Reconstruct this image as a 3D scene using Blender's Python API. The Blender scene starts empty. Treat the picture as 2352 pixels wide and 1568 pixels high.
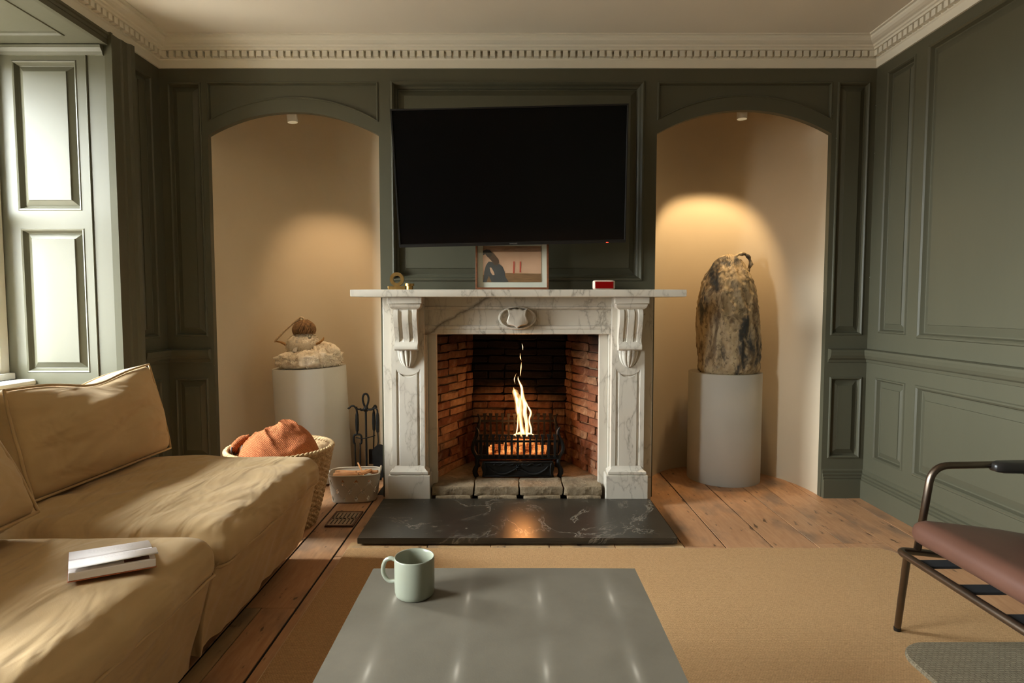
import bpy, bmesh, math, random
from mathutils import Vector, Matrix, noise

random.seed(7)
scene = bpy.context.scene
C = scene.collection
PI = math.pi

# ------------------------------------------------------------------ camera, world, light, exposure
cam_d = bpy.data.cameras.new('camera')
cam_d.lens = 1370.0 / 2352.0 * 36.0
cam_d.sensor_width = 36.0
cam_d.clip_start = 0.05
cam = bpy.data.objects.new('camera', cam_d)
C.objects.link(cam)
cam.location = (0, 0, 1.03)
cam.rotation_euler = (PI / 2 - math.atan(82 / 1370.0), 0, 0)
scene.camera = cam

scene.view_settings.view_transform = 'Standard'
scene.view_settings.look = 'None'
scene.view_settings.gamma = 1.0
scene.view_settings.use_curve_mapping = False
scene.view_settings.exposure = 0.5

# bright hazy overcast sky, a little brighter towards the zenith
SKY = 84.0
GROUND = 11.0
world = bpy.data.worlds.new('overcast_sky')
scene.world = world
world.use_nodes = True
wn = world.node_tree
wn.nodes.clear()
w_out = wn.nodes.new('ShaderNodeOutputWorld')
w_bg = wn.nodes.new('ShaderNodeBackground')
w_tc = wn.nodes.new('ShaderNodeTexCoord')
w_sep = wn.nodes.new('ShaderNodeSeparateXYZ')
w_cie = wn.nodes.new('ShaderNodeMapRange')
w_cie.inputs[1].default_value = 0.0
w_cie.inputs[2].default_value = 1.0
w_cie.inputs[3].default_value = SKY * 0.7
w_cie.inputs[4].default_value = SKY
w_map = wn.nodes.new('ShaderNodeMapRange')
w_map.inputs[1].default_value = -0.02
w_map.inputs[2].default_value = 0.04
w_col = wn.nodes.new('ShaderNodeMix')
w_col.data_type = 'RGBA'
w_col.blend_type = 'MULTIPLY'
w_col.inputs[0].default_value = 1.0
w_col.inputs[7].default_value = (0.90, 0.955, 1.0, 1)
w_mix = wn.nodes.new('ShaderNodeMix')
w_mix.data_type = 'RGBA'
w_mix.inputs[6].default_value = (GROUND * 1.0, GROUND * 0.95, GROUND * 0.85, 1)
wn.links.new(w_tc.outputs['Generated'], w_sep.inputs[0])
wn.links.new(w_sep.outputs[2], w_map.inputs[0])
wn.links.new(w_sep.outputs[2], w_cie.inputs[0])
wn.links.new(w_cie.outputs[0], w_col.inputs[6])
wn.links.new(w_map.outputs[0], w_mix.inputs[0])
wn.links.new(w_col.outputs[2], w_mix.inputs[7])
wn.links.new(w_mix.outputs[2], w_bg.inputs[0])
wn.links.new(w_bg.outputs[0], w_out.inputs[0])


def portal(name, y0, y1, z0, z1, x):
    d = bpy.data.lights.new(name, 'AREA')
    d.shape = 'RECTANGLE'
    d.size = z1 - z0
    d.size_y = y1 - y0
    d.cycles.is_portal = True
    o = bpy.data.objects.new(name, d)
    C.objects.link(o)
    o.location = (x, (y0 + y1) / 2, (z0 + z1) / 2)
    o.rotation_euler = (0, -PI / 2, 0)
    return o


def lamp(name, kind, loc, energy, color, rot=(0, 0, 0), **kw):
    d = bpy.data.lights.new(name, kind)
    d.energy = energy
    d.color = color
    for k, v in kw.items():
        setattr(d, k, v)
    o = bpy.data.objects.new(name, d)
    C.objects.link(o)
    o.location = loc
    o.rotation_euler = rot
    return o


# ------------------------------------------------------------------ colour + material helpers
def lin(r, g, b):
    def f(c):
        c /= 255.0
        return c / 12.92 if c <= 0.04045 else ((c + 0.055) / 1.055) ** 2.4
    return (f(r), f(g), f(b), 1.0)


class NT:
    def __init__(self, name):
        self.m = bpy.data.materials.new(name)
        self.m.use_nodes = True
        self.t = self.m.node_tree
        self.t.nodes.clear()
        self.out = self.t.nodes.new('ShaderNodeOutputMaterial')
        self.b = None

    def n(self, kind, **kw):
        nd = self.t.nodes.new('ShaderNode' + kind)
        for k, v in kw.items():
            setattr(nd, k, v)
        return nd

    def l(self, a, b):
        self.t.links.new(a, b)

    def bsdf(self, color=None, rough=0.5, metal=0.0, spec=0.5):
        b = self.n('BsdfPrincipled')
        b.inputs['Roughness'].default_value = rough
        b.inputs['Metallic'].default_value = metal
        b.inputs['Specular IOR Level'].default_value = spec
        if color is not None:
            if isinstance(color, (tuple, list)):
                b.inputs['Base Color'].default_value = color
            else:
                self.l(color, b.inputs['Base Color'])
        self.l(b.outputs[0], self.out.inputs[0])
        self.b = b
        return b

    def coord(self, scale=(1, 1, 1), rot=(0, 0, 0), kind='Object', loc=None):
        tc = self.n('TexCoord')
        mp = self.n('Mapping')
        mp.inputs['Scale'].default_value = scale
        mp.inputs['Rotation'].default_value = rot
        self.l(tc.outputs[kind], mp.inputs[0])
        if loc is not None:
            self.l(loc, mp.inputs['Location'])
        return mp.outputs[0]

    def noise(self, vec, scale=5, detail=4, rough=0.5, dist=0.0):
        nd = self.n('TexNoise')
        nd.inputs['Scale'].default_value = scale
        nd.inputs['Detail'].default_value = detail
        nd.inputs['Roughness'].default_value = rough
        nd.inputs['Distortion'].default_value = dist
        self.l(vec, nd.inputs['Vector'])
        return nd.outputs[0]

    def ramp(self, fac, stops, interp='LINEAR'):
        r = self.n('ValToRGB')
        r.color_ramp.interpolation = interp
        el = r.color_ramp.elements
        while len(el) < len(stops):
            el.new(0.5)
        for e, (p, c) in zip(el, stops):
            e.position = p
            e.color = c if isinstance(c, (tuple, list)) else (c, c, c, 1)
        self.l(fac, r.inputs[0])
        return r.outputs[0]

    def mix(self, fac, a, b, mode='MIX'):
        m = self.n('Mix', data_type='RGBA', blend_type=mode)
        for sock, v in ((m.inputs[0], fac), (m.inputs[6], a), (m.inputs[7], b)):
            if hasattr(v, 'is_output'):
                self.l(v, sock)
            else:
                sock.default_value = v
        return m.outputs[2]

    def math(self, op, a, b=0.0):
        m = self.n('Math', operation=op)
        for s, v in ((m.inputs[0], a), (m.inputs[1], b)):
            if hasattr(v, 'is_output'):
                self.l(v, s)
            else:
                s.default_value = v
        return m.outputs[0]

    def bump(self, height, strength=0.3, dist=0.01, normal=None):
        b = self.n('Bump')
        b.inputs['Strength'].default_value = strength
        b.inputs['Distance'].default_value = dist
        self.l(height, b.inputs['Height'])
        if normal is not None:
            self.l(normal, b.inputs['Normal'])
        self.l(b.outputs[0], self.b.inputs['Normal'])
        return b.outputs[0]

    def rnd(self):
        return self.n('ObjectInfo').outputs['Random']


def simple(name, col, rough=0.5, metal=0.0, spec=0.5, col2=None, nscale=6.0, bump=0.0, bscale=80.0, bdist=0.002, stretch=(1, 1, 1)):
    t = NT(name)
    v = t.coord(stretch)
    if col2 is not None:
        c = t.mix(t.ramp(t.noise(v, nscale, 5), [(0.3, 0.0), (0.7, 1.0)]), col, col2)
    else:
        c = col
    t.bsdf(c, rough, metal, spec)
    if bump:
        t.bump(t.noise(v, bscale, 3), bump, bdist)
    return t.m


M = {}
M['green'] = simple('green_eggshell_paint', lin(85, 83, 66), 0.45, spec=0.32, col2=lin(80, 78, 62), nscale=2.5, bump=0.12, bscale=45, stretch=(1, 1, 0.25))
M['ceiling'] = simple('ceiling_paint', lin(226, 219, 204), 0.85, spec=0.2, col2=lin(221, 213, 198), nscale=1.5)
M['cornice'] = simple('cornice_plaster', lin(222, 216, 200), 0.7, spec=0.3, bump=0.08, bscale=60)
M['niche'] = simple('cream_limewash', lin(205, 190, 164), 0.8, spec=0.25, col2=lin(199, 183, 156), nscale=2.0, bump=0.05, bscale=30)
M['white'] = simple('white_gloss_paint', lin(225, 224, 216), 0.35, spec=0.5)
M['pedestal'] = simple('pedestal_white', lin(192, 187, 174), 0.6, spec=0.35, col2=lin(186, 181, 168), nscale=3)
M['iron'] = simple('cast_iron', lin(34, 34, 32), 0.55, 0.6, 0.5, col2=lin(24, 23, 22), nscale=30, bump=0.3, bscale=120)
M['black'] = simple('black_plastic', lin(16, 16, 16), 0.4)
M['brass'] = simple('brushed_brass', lin(206, 168, 104), 0.34, 1.0, col2=lin(186, 146, 84), nscale=50)
M['frame_wood'] = simple('frame_wood', lin(128, 78, 44), 0.45, col2=lin(100, 58, 32), nscale=20, stretch=(1, 1, 6))
M['mat_board'] = simple('mat_board', lin(232, 228, 214), 0.8)
M['art_pink'] = simple('art_pink', lin(226, 178, 146), 0.8, col2=lin(214, 162, 130), nscale=14)
M['art_sky'] = simple('art_sky_brown', lin(140, 100, 72), 0.8, col2=lin(176, 128, 98), nscale=20, stretch=(1, 1, 8))
M['art_ground'] = simple('art_ground', lin(156, 112, 70), 0.8, col2=lin(120, 84, 52), nscale=20, stretch=(1, 1, 8))
M['art_dark'] = simple('art_dark_trousers', lin(52, 56, 60), 0.8, col2=lin(70, 72, 74), nscale=25)
M['art_skin'] = simple('art_brown_back', lin(96, 62, 40), 0.8, col2=lin(66, 42, 30), nscale=25)
M['art_hair'] = simple('art_hair', lin(40, 28, 22), 0.8)
M['art_red'] = simple('art_red', lin(204, 70, 50), 0.8)
M['clock_body'] = simple('clock_cream', lin(220, 200, 180), 0.4)
M['clock_red'] = simple('clock_red_glass', lin(128, 8, 8), 0.12)
M['mug'] = simple('mug_glaze', lin(141, 143, 125), 0.3, spec=0.5, col2=lin(136, 138, 120), nscale=8)
M['plastic_grey'] = simple('grey_basket_plastic', lin(184, 172, 150), 0.5)
M['leather'] = simple('brown_leather', lin(90, 60, 48), 0.40, spec=0.5, col2=lin(82, 54, 42), nscale=7, bump=0.18, bscale=260, bdist=0.001)
M['bronze'] = simple('bronze_tube', lin(122, 108, 94), 0.36, 1.0, col2=lin(106, 94, 82), nscale=12)
M['dark_wood'] = simple('dark_stained_wood', lin(34, 31, 28), 0.35)
M['strap'] = simple('black_webbing', lin(22, 22, 22), 0.8)
M['page'] = simple('page_paper', lin(238, 231, 228), 0.75)
M['cover'] = simple('book_cover_orange', lin(170, 92, 50), 0.5)
M['photo'] = simple('printed_photo', lin(120, 62, 34), 0.5, col2=lin(60, 40, 30), nscale=60)
M['birch'] = simple('split_wood', lin(206, 150, 96), 0.75, col2=lin(176, 116, 68), nscale=22, bump=0.4, bscale=60, stretch=(1, 1, 8))
M['straw'] = simple('dry_straw', lin(150, 112, 70), 0.85, col2=lin(96, 68, 40), nscale=60)
M['rope'] = simple('twisted_cord', lin(206, 184, 150), 0.85, col2=lin(176, 150, 114), nscale=90)
M['fleece'] = simple('white_fleece', lin(228, 214, 190), 0.95, spec=0.1, col2=lin(214, 198, 172), nscale=40, bump=0.5, bscale=120, bdist=0.004)
M['ribbon'] = simple('grey_ribbon', lin(186, 174, 156), 0.7)
M['gold_leaf'] = simple('gold_horn', lin(190, 140, 74), 0.5, col2=lin(130, 90, 40), nscale=60)
M['rust_iron'] = simple('rusted_vent_iron', lin(120, 84, 58), 0.7, 0.1, col2=lin(86, 60, 44), nscale=30)
M['void'] = simple('near_black', lin(14, 12, 10), 0.95)
M['soil'] = simple('old_mortar', lin(150, 128, 100), 0.95, col2=lin(90, 76, 58), nscale=30, bump=0.5, bscale=70)
M['silver'] = simple('silver_print', lin(170, 170, 168), 0.35, 0.6)
M['binding'] = simple('rug_binding', lin(206, 172, 132), 0.9)


def m_marble():
    t = NT('veined_white_marble')
    v = t.coord((1.0, 1.0, 0.55), (0.15, 0.55, 0.2))
    n1 = t.noise(v, 3.4, 6, 0.55, 0.25)
    thr = t.ramp(t.noise(v, 2.3, 2), [(0.38, 0.25), (0.62, 1.0)])
    vein = t.math('MULTIPLY', t.ramp(t.math('ABSOLUTE', t.math('SUBTRACT', n1, 0.5)), [(0.0, 0.85), (0.006, 0.3), (0.022, 0.0)]), thr)
    v2 = t.coord((1.0, 1.0, 0.35), (0.4, -0.75, 0.1))
    n2 = t.noise(v2, 8.5, 4, 0.5, 0.2)
    vein2 = t.ramp(t.math('ABSOLUTE', t.math('SUBTRACT', n2, 0.54)), [(0.0, 0.45), (0.008, 0.14), (0.03, 0.0)])
    cloud = t.noise(v, 7.0, 4)
    base = t.mix(cloud, lin(210, 202, 186), lin(184, 176, 160))
    c = t.mix(vein2, base, lin(132, 120, 102))
    c = t.mix(vein, c, lin(104, 93, 78))
    # the one heavy vein that runs up across the left half of the frieze
    tc = t.n('TexCoord')
    sp = t.n('SeparateXYZ')
    t.l(tc.outputs['Object'], sp.inputs[0])
    wob = t.math('MULTIPLY', t.math('SUBTRACT', t.noise(t.coord(), 16, 4, 0.6), 0.5), 0.055)
    d = t.math('ADD', t.math('SUBTRACT', t.math('MULTIPLY', t.math('ADD', sp.outputs[0], 0.44), 0.60), t.math('SUBTRACT', sp.outputs[2], 0.885)), wob)
    band = t.ramp(t.math('ABSOLUTE', d), [(0.0, 0.8), (0.007, 0.35), (0.018, 0.0)])
    inx = t.math('MULTIPLY', t.math('GREATER_THAN', sp.outputs[0], -0.46), t.math('LESS_THAN', sp.outputs[0], -0.10))
    inz = t.math('MULTIPLY', t.math('GREATER_THAN', sp.outputs[2], 0.88), t.math('LESS_THAN', sp.outputs[2], 1.075))
    c = t.mix(t.math('MULTIPLY', band, t.math('MULTIPLY', inx, inz)), c, lin(78, 70, 58))
    t.bsdf(c, 0.33, 0, 0.45)
    return t.m


def m_slate():
    t = NT('black_hearth_slate')
    v = t.coord()
    n1 = t.noise(v, 2.2, 8, 0.62, 1.0)
    thr = t.ramp(t.noise(v, 5.0, 2), [(0.40, 0.0), (0.60, 1.0)])
    vein = t.ramp(t.math('ABSOLUTE', t.math('SUBTRACT', n1, 0.5)), [(0.0, 0.75), (0.004, 0.25), (0.011, 0.0)])
    vein = t.math('MULTIPLY', vein, thr)
    sp = t.ramp(t.noise(v, 38, 3), [(0.70, 0.0), (0.76, 0.5)])
    c = t.mix(t.noise(v, 6, 4), lin(40, 37, 31), lin(58, 54, 45))
    c = t.mix(t.math('MAXIMUM', vein, sp), c, lin(168, 160, 142))
    t.bsdf(c, 0.3, 0, 0.5)
    t.bump(t.noise(v, 60, 3), 0.08, 0.002)
    return t.m


def m_plank(name, a, b, dark):
    t = NT(name)
    r = t.rnd()
    off = t.n('CombineXYZ')
    t.l(t.math('MULTIPLY', r, 37.0), off.inputs[0])
    t.l(t.math('MULTIPLY', r, 11.0), off.inputs[1])
    v = t.coord((9, 1.1, 9), loc=off.outputs[0])
    grain = t.noise(v, 4.5, 7, 0.62, 1.4)
    v2 = t.coord((1.6, 0.8, 1.6), loc=off.outputs[0])
    patch = t.noise(v2, 3.2, 4, 0.55)
    c = t.mix(t.ramp(grain, [(0.3, 0.0), (0.7, 1.0)]), a, b)
    c = t.mix(t.math('MULTIPLY', r, 0.35), c, dark)
    c = t.mix(t.ramp(patch, [(0.50, 0.0), (0.68, 0.65)]), c, lin(110, 96, 82))
    v3 = t.coord((30, 10, 30), loc=off.outputs[0])
    spots = t.ramp(t.noise(v3, 1.1, 3, 0.5), [(0.635, 0.0), (0.70, 0.8)])
    c = t.mix(spots, c, lin(70, 50, 36))
    t.bsdf(c, 0.42, 0, 0.4)
    t.l(t.ramp(patch, [(0.3, 0.36), (0.7, 0.55)]), t.b.inputs['Roughness'])
    t.bump(grain, 0.12, 0.003)
    return t.m


def m_brick(name, soot0, soot1):
    t = NT(name)
    r = t.rnd()
    v = t.coord()
    geo = t.n('NewGeometry')
    sep = t.n('SeparateXYZ')
    t.l(geo.outputs['Position'], sep.inputs[0])
    c = t.ramp(r, [(0.0, lin(112, 70, 48)), (0.35, lin(138, 90, 62)), (0.65, lin(156, 112, 80)), (1.0, lin(170, 134, 100))])
    c = t.mix(t.ramp(t.noise(v, 30, 5, 0.6), [(0.35, 0.0), (0.7, 0.6)]), c, lin(88, 56, 40))
    c = t.mix(t.ramp(t.noise(v, 12, 3), [(0.6, 0.0), (0.75, 0.5)]), c, lin(196, 170, 136))
    pn = t.math('MULTIPLY', t.math('SUBTRACT', t.noise(geo.outputs['Position'], 6, 4), 0.5), 0.35)
    zz = t.math('ADD', sep.outputs[2], pn)
    s = t.n('MapRange')
    t.l(zz, s.inputs[0])
    s.inputs[1].default_value = soot0
    s.inputs[2].default_value = soot1
    c = t.mix(s.outputs[0], c, lin(20, 15, 13))
    t.bsdf(c, 0.9, 0, 0.2)
    t.bump(t.noise(v, 55, 6, 0.7), 1.0, 0.010)
    return t.m


def m_linen():
    t = NT('khaki_linen')
    v = t.coord()
    n = t.noise(v, 3, 4)
    c = t.mix(n, lin(182, 152, 108), lin(196, 167, 122))
    t.bsdf(c, 0.88, 0, 0.2)
    t.b.inputs['Sheen Weight'].default_value = 0.12
    vs = t.coord((3.2, 1.2, 2.6), (0.3, 0.1, 0.55))
    wr = t.noise(vs, 3.6, 2.5, 0.5, 0.5)
    fine = t.noise(v, 420, 2)
    b1 = t.n('Bump')
    b1.inputs['Strength'].default_value = 0.12
    b1.inputs['Distance'].default_value = 0.001
    t.l(fine, b1.inputs['Height'])
    t.bump(wr, 0.8, 0.035, b1.outputs[0])
    return t.m


def m_jute(name, a, b, d, sx, sy, strength):
    t = NT(name)
    v = t.coord((sx, sy, 1))
    br = t.n('TexBrick')
    br.inputs['Scale'].default_value = 1.0
    br.inputs['Color1'].default_value = (1, 1, 1, 1)
    br.inputs['Color2'].default_value = (0.62, 0.62, 0.62, 1)
    br.inputs['Mortar'].default_value = (0, 0, 0, 1)
    br.inputs['Mortar Size'].default_value = 0.12
    br.inputs['Mortar Smooth'].default_value = 1.0
    br.inputs['Brick Width'].default_value = 1.0
    br.inputs['Row Height'].default_value = 0.6
    t.l(v, br.inputs[0])
    v1 = t.coord()
    n = t.noise(t.coord((1.0, 1.7, 1.0), (0, 0, 0.5)), 150, 4, 0.75, 0.6)
    n2 = t.noise(v1, 6, 3)
    h = t.math('ADD', t.math('MULTIPLY', br.outputs[0], 0.34), t.math('MULTIPLY', n, 1.1))
    c = t.mix(t.ramp(h, [(0.25, 0.0), (0.95, 1.0)]), d, a)
    c = t.mix(t.math('MULTIPLY', n2, 0.4), c, b)
    t.bsdf(c, 0.95, 0, 0.1)
    t.bump(h, strength, 0.006)
    return t.m


def m_table():
    t = NT('grey_shagreen_tabletop')
    tc = t.n('TexCoord')
    v = t.coord()
    n = t.noise(v, 9, 5, 0.6)
    n2 = t.noise(v, 2.6, 3, 0.5)
    c = t.mix(t.ramp(n, [(0.25, 0.0), (0.75, 1.0)]), lin(94, 88, 75), lin(110, 103, 89))
    c = t.mix(t.ramp(n2, [(0.4, 0.0), (0.7, 0.4)]), c, lin(86, 81, 68))
    # pale spine marks of the skins, in rows
    sep = t.n('SeparateXYZ')
    t.l(tc.outputs['Object'], sep.inputs[0])

    def cell(o, size, off):
        m = t.math('FRACT', t.math('ADD', t.math('DIVIDE', o, size), off))
        return t.math('MULTIPLY', t.math('SUBTRACT', m, 0.5), size)
    wob = t.math('MULTIPLY', t.math('SUBTRACT', t.noise(v, 5, 2), 0.5), 0.012)
    dx = t.math('ADD', cell(sep.outputs[0], 0.155, 0.99), wob)
    dy = cell(sep.outputs[1], 0.26, 0.846)
    g = t.math('POWER', t.math('ABSOLUTE', t.math('DIVIDE', dx, 0.0038)), 2.0)
    g2 = t.math('POWER', t.math('ABSOLUTE', t.math('DIVIDE', dy, 0.022)), 2.0)
    core = t.math('POWER', 2.718, t.math('MULTIPLY', t.math('ADD', g, g2), -1.0))
    h = t.math('POWER', t.math('ABSOLUTE', t.math('DIVIDE', dx, 0.012)), 2.0)
    h2 = t.math('POWER', t.math('ABSOLUTE', t.math('DIVIDE', dy, 0.09)), 2.0)
    halo = t.math('MULTIPLY', t.math('POWER', 2.718, t.math('MULTIPLY', t.math('ADD', h, h2), -1.0)), 0.3)
    k = t.math('MULTIPLY', t.math('ADD', core, halo), 0.42)
    c = t.mix(k, c, lin(190, 182, 166))
    t.bsdf(c, 0.5, 0, 0.35)
    t.bump(t.noise(v, 300, 3), 0.12, 0.001)
    return t.m


def m_wicker():
    t = NT('seagrass_weave')
    v = t.coord()
    n = t.noise(v, 90, 4, 0.6)
    c = t.mix(t.ramp(n, [(0.3, 0.0), (0.7, 1.0)]), lin(150, 116, 74), lin(214, 186, 140))
    t.bsdf(c, 0.8, 0, 0.3)
    t.bump(n, 0.3, 0.003)
    return t.m


def m_throw():
    t = NT('orange_knit')
    v = t.coord((1, 1, 1))
    w = t.n('TexWave', wave_type='BANDS', bands_direction='DIAGONAL')
    w.inputs['Scale'].default_value = 60
    w.inputs['Distortion'].default_value = 3.5
    w.inputs['Detail'].default_value = 3
    w.inputs['Detail Scale'].default_value = 2.0
    t.l(v, w.inputs[0])
    n = t.noise(v, 70, 4)
    h = t.math('ADD', w.outputs['Fac'], t.math('MULTIPLY', n, 0.6))
    c = t.mix(t.ramp(h, [(0.3, 0.0), (1.1, 1.0)]), lin(140, 74, 42), lin(192, 116, 72))
    t.bsdf(c, 0.9, 0, 0.15)
    t.bump(h, 0.6, 0.006)
    return t.m


def m_rock():
    t = NT('mottled_clay_glaze')
    v = t.coord((1, 1, 0.34))
    n1 = t.noise(v, 13, 7, 0.66, 0.9)
    n2 = t.noise(v, 26, 6, 0.6, 0.6)
    vb = t.coord((1, 1, 0.55))
    blue = t.noise(vb, 6.5, 5, 0.55, 0.4)
    c = t.mix(t.ramp(n2, [(0.35, 0.0), (0.65, 1.0)]), lin(160, 138, 104), lin(188, 168, 132))
    c = t.mix(t.ramp(n1, [(0.52, 0.0), (0.62, 0.8)]), c, lin(92, 72, 48))
    blk = t.math('MULTIPLY', t.ramp(blue, [(0.53, 0.0), (0.6, 1.0)]), t.ramp(n1, [(0.38, 0.0), (0.5, 0.92)]))
    c = t.mix(blk, c, lin(40, 46, 50))
    spk = t.noise(t.coord((1, 1, 0.6)), 48, 5, 0.65, 0.5)
    c = t.mix(t.ramp(spk, [(0.54, 0.0), (0.64, 0.75)]), c, lin(84, 68, 46))
    c = t.mix(t.ramp(blue, [(0.64, 0.0), (0.7, 0.55)]), c, lin(62, 78, 88))
    t.bsdf(c, 0.55, 0, 0.35)
    t.bump(n2, 0.7, 0.012)
    return t.m


def m_stone():
    t = NT('rough_hearth_stone')
    v = t.coord()
    n = t.noise(v, 14, 6, 0.65)
    n2 = t.noise(v, 34, 5, 0.6)
    c = t.mix(t.ramp(n, [(0.3, 0.0), (0.7, 1.0)]), lin(114, 98, 76), lin(156, 138, 110))
    c = t.mix(t.ramp(n2, [(0.58, 0.0), (0.7, 0.6)]), c, lin(78, 64, 48))
    t.bsdf(c, 0.92, 0, 0.2)
    t.bump(n2, 0.7, 0.012)
    return t.m


def m_flame():
    t = NT('flame')
    v = t.coord((1, 1, 0.10))
    lw = t.n('LayerWeight')
    lw.inputs[0].default_value = 0.35
    n = t.noise(v, 60, 3, 0.5, 0.5)
    fac = t.math('ADD', t.math('MULTIPLY', lw.outputs['Facing'], 1.05), t.math('MULTIPLY', t.math('SUBTRACT', n, 0.5), 1.9))
    col = t.ramp(fac, [(0.0, (1.0, 0.80, 0.46, 1)), (0.35, (1.0, 0.55, 0.18, 1)), (0.8, (1.0, 0.22, 0.03, 1))])
    st = t.ramp(fac, [(0.0, 1.0), (0.4, 0.45), (0.9, 0.06)])
    em = t.n('Emission')
    t.l(col, em.inputs[0])
    t.l(t.math('MULTIPLY', st, 1.9), em.inputs[1])
    tr = t.n('BsdfTransparent')
    ad = t.n('MixShader')
    t.l(t.ramp(fac, [(0.05, 0.05), (0.75, 0.95)]), ad.inputs[0])
    t.l(em.outputs[0], ad.inputs[1])
    t.l(tr.outputs[0], ad.inputs[2])
    t.l(ad.outputs[0], t.out.inputs[0])
    return t.m


def m_ember():
    t = NT('glowing_log')
    v = t.coord()
    n = t.noise(v, 34, 4, 0.6)
    b = t.bsdf(lin(60, 40, 28), 0.9, 0, 0.1)
    t.l(t.ramp(n, [(0.35, (1.0, 0.12, 0.01, 1)), (0.7, (1.0, 0.45, 0.12, 1))]), b.inputs['Emission Color'])
    t.l(t.ramp(n, [(0.36, 0.0), (0.75, 1.1)]), b.inputs['Emission Strength'])
    return t.m


def m_glass():
    t = NT('window_glass')
    tr = t.n('BsdfTransparent')
    tr.inputs[0].default_value = (0.95, 0.97, 0.96, 1)
    gl = t.n('BsdfGlossy')
    gl.inputs['Roughness'].default_value = 0.02
    mx = t.n('MixShader')
    mx.inputs[0].default_value = 0.06
    t.l(tr.outputs[0], mx.inputs[1])
    t.l(gl.outputs[0], mx.inputs[2])
    t.l(mx.outputs[0], t.out.inputs[0])
    return t.m


def m_page():
    t = NT('printed_page')
    tc = t.n('TexCoord')
    sep = t.n('SeparateXYZ')
    t.l(tc.outputs['Object'], sep.inputs[0])
    lines = t.ramp(t.math('FRACT', t.math('MULTIPLY', sep.outputs[1], 170.0)), [(0.5, 0.0), (0.62, 1.0)])
    mx = t.math('LESS_THAN', t.math('ABSOLUTE', sep.outputs[0]), 0.045)
    my = t.math('LESS_THAN', t.math('ABSOLUTE', t.math('SUBTRACT', t.math('ABSOLUTE', sep.outputs[1]), 0.045)), 0.02)
    words = t.ramp(t.noise(t.coord((260, 90, 1)), 1.0, 1), [(0.42, 0.0), (0.5, 1.0)])
    k = t.math('MULTIPLY', t.math('MULTIPLY', lines, words), t.math('MULTIPLY', mx, my))
    t.bsdf(t.mix(t.math('MULTIPLY', k, 0.16), lin(246, 240, 237), lin(120, 110, 108)), 0.95, 0, 0.1)
    return t.m


M['marble'] = m_marble()
M['slate'] = m_slate()
M['plank'] = m_plank('pine_floorboard', lin(178, 130, 90), lin(204, 158, 116), lin(156, 108, 70))
M['plank_pale'] = m_plank('pale_floorboard', lin(186, 150, 104), lin(206, 172, 126), lin(170, 132, 88))
M['brick'] = m_brick('old_hearth_brick', 0.58, 0.92)
M['brick_sooty'] = m_brick('sooted_hearth_brick', 0.34, 0.56)
def m_mortar():
    t = NT('sooted_lime_mortar')
    geo = t.n('NewGeometry')
    sep = t.n('SeparateXYZ')
    t.l(geo.outputs['Position'], sep.inputs[0])
    n = t.noise(geo.outputs['Position'], 40, 4)
    c = t.mix(n, lin(150, 128, 102), lin(104, 86, 66))
    zz = t.math('ADD', sep.outputs[2], t.math('MULTIPLY', t.math('SUBTRACT', t.noise(geo.outputs['Position'], 6, 4), 0.5), 0.35))
    yy = t.math('MULTIPLY', t.math('SUBTRACT', sep.outputs[1], 3.45), 2.2)
    s = t.n('MapRange')
    t.l(t.math('ADD', zz, yy), s.inputs[0])
    s.inputs[1].default_value = 0.40
    s.inputs[2].default_value = 0.72
    t.bsdf(t.mix(s.outputs[0], c, lin(20, 15, 13)), 0.95, 0, 0.1)
    t.bump(n, 0.8, 0.008)
    return t.m


M['mortar'] = m_mortar()
M['linen'] = m_linen()
M['jute'] = m_jute('jute_boucle', lin(230, 188, 136), lin(212, 166, 114), lin(156, 112, 70), 130, 100, 0.9)
M['grey_knit'] = m_jute('grey_chunky_weave', lin(176, 162, 134), lin(150, 136, 110), lin(84, 74, 58), 62, 62, 1.0)
M['table'] = m_table()
M['wicker'] = m_wicker()
M['throw'] = m_throw()
M['rock'] = m_rock()
M['stone'] = m_stone()
M['flame'] = m_flame()
M['ember'] = m_ember()
M['glass'] = m_glass()
M['printed'] = m_page()
tv = NT('screen_glass')
tv.bsdf((0.003, 0.003, 0.003, 1), 0.12, 0, 0.5)
M['screen'] = tv.m
ld = NT('standby_led')
b_ = ld.bsdf((0.2, 0.0, 0.0, 1), 0.4)
b_.inputs['Emission Color'].default_value = (1, 0.05, 0.02, 1)
b_.inputs['Emission Strength'].default_value = 2.0
M['led'] = ld.m
lw_ = NT('lamp_lens')
b_ = lw_.bsdf((0.8, 0.8, 0.75, 1), 0.4)
b_.inputs['Emission Color'].default_value = (1, 0.78, 0.5, 1)
b_.inputs['Emission Strength'].default_value = 0.5
M['lens'] = lw_.m


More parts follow.
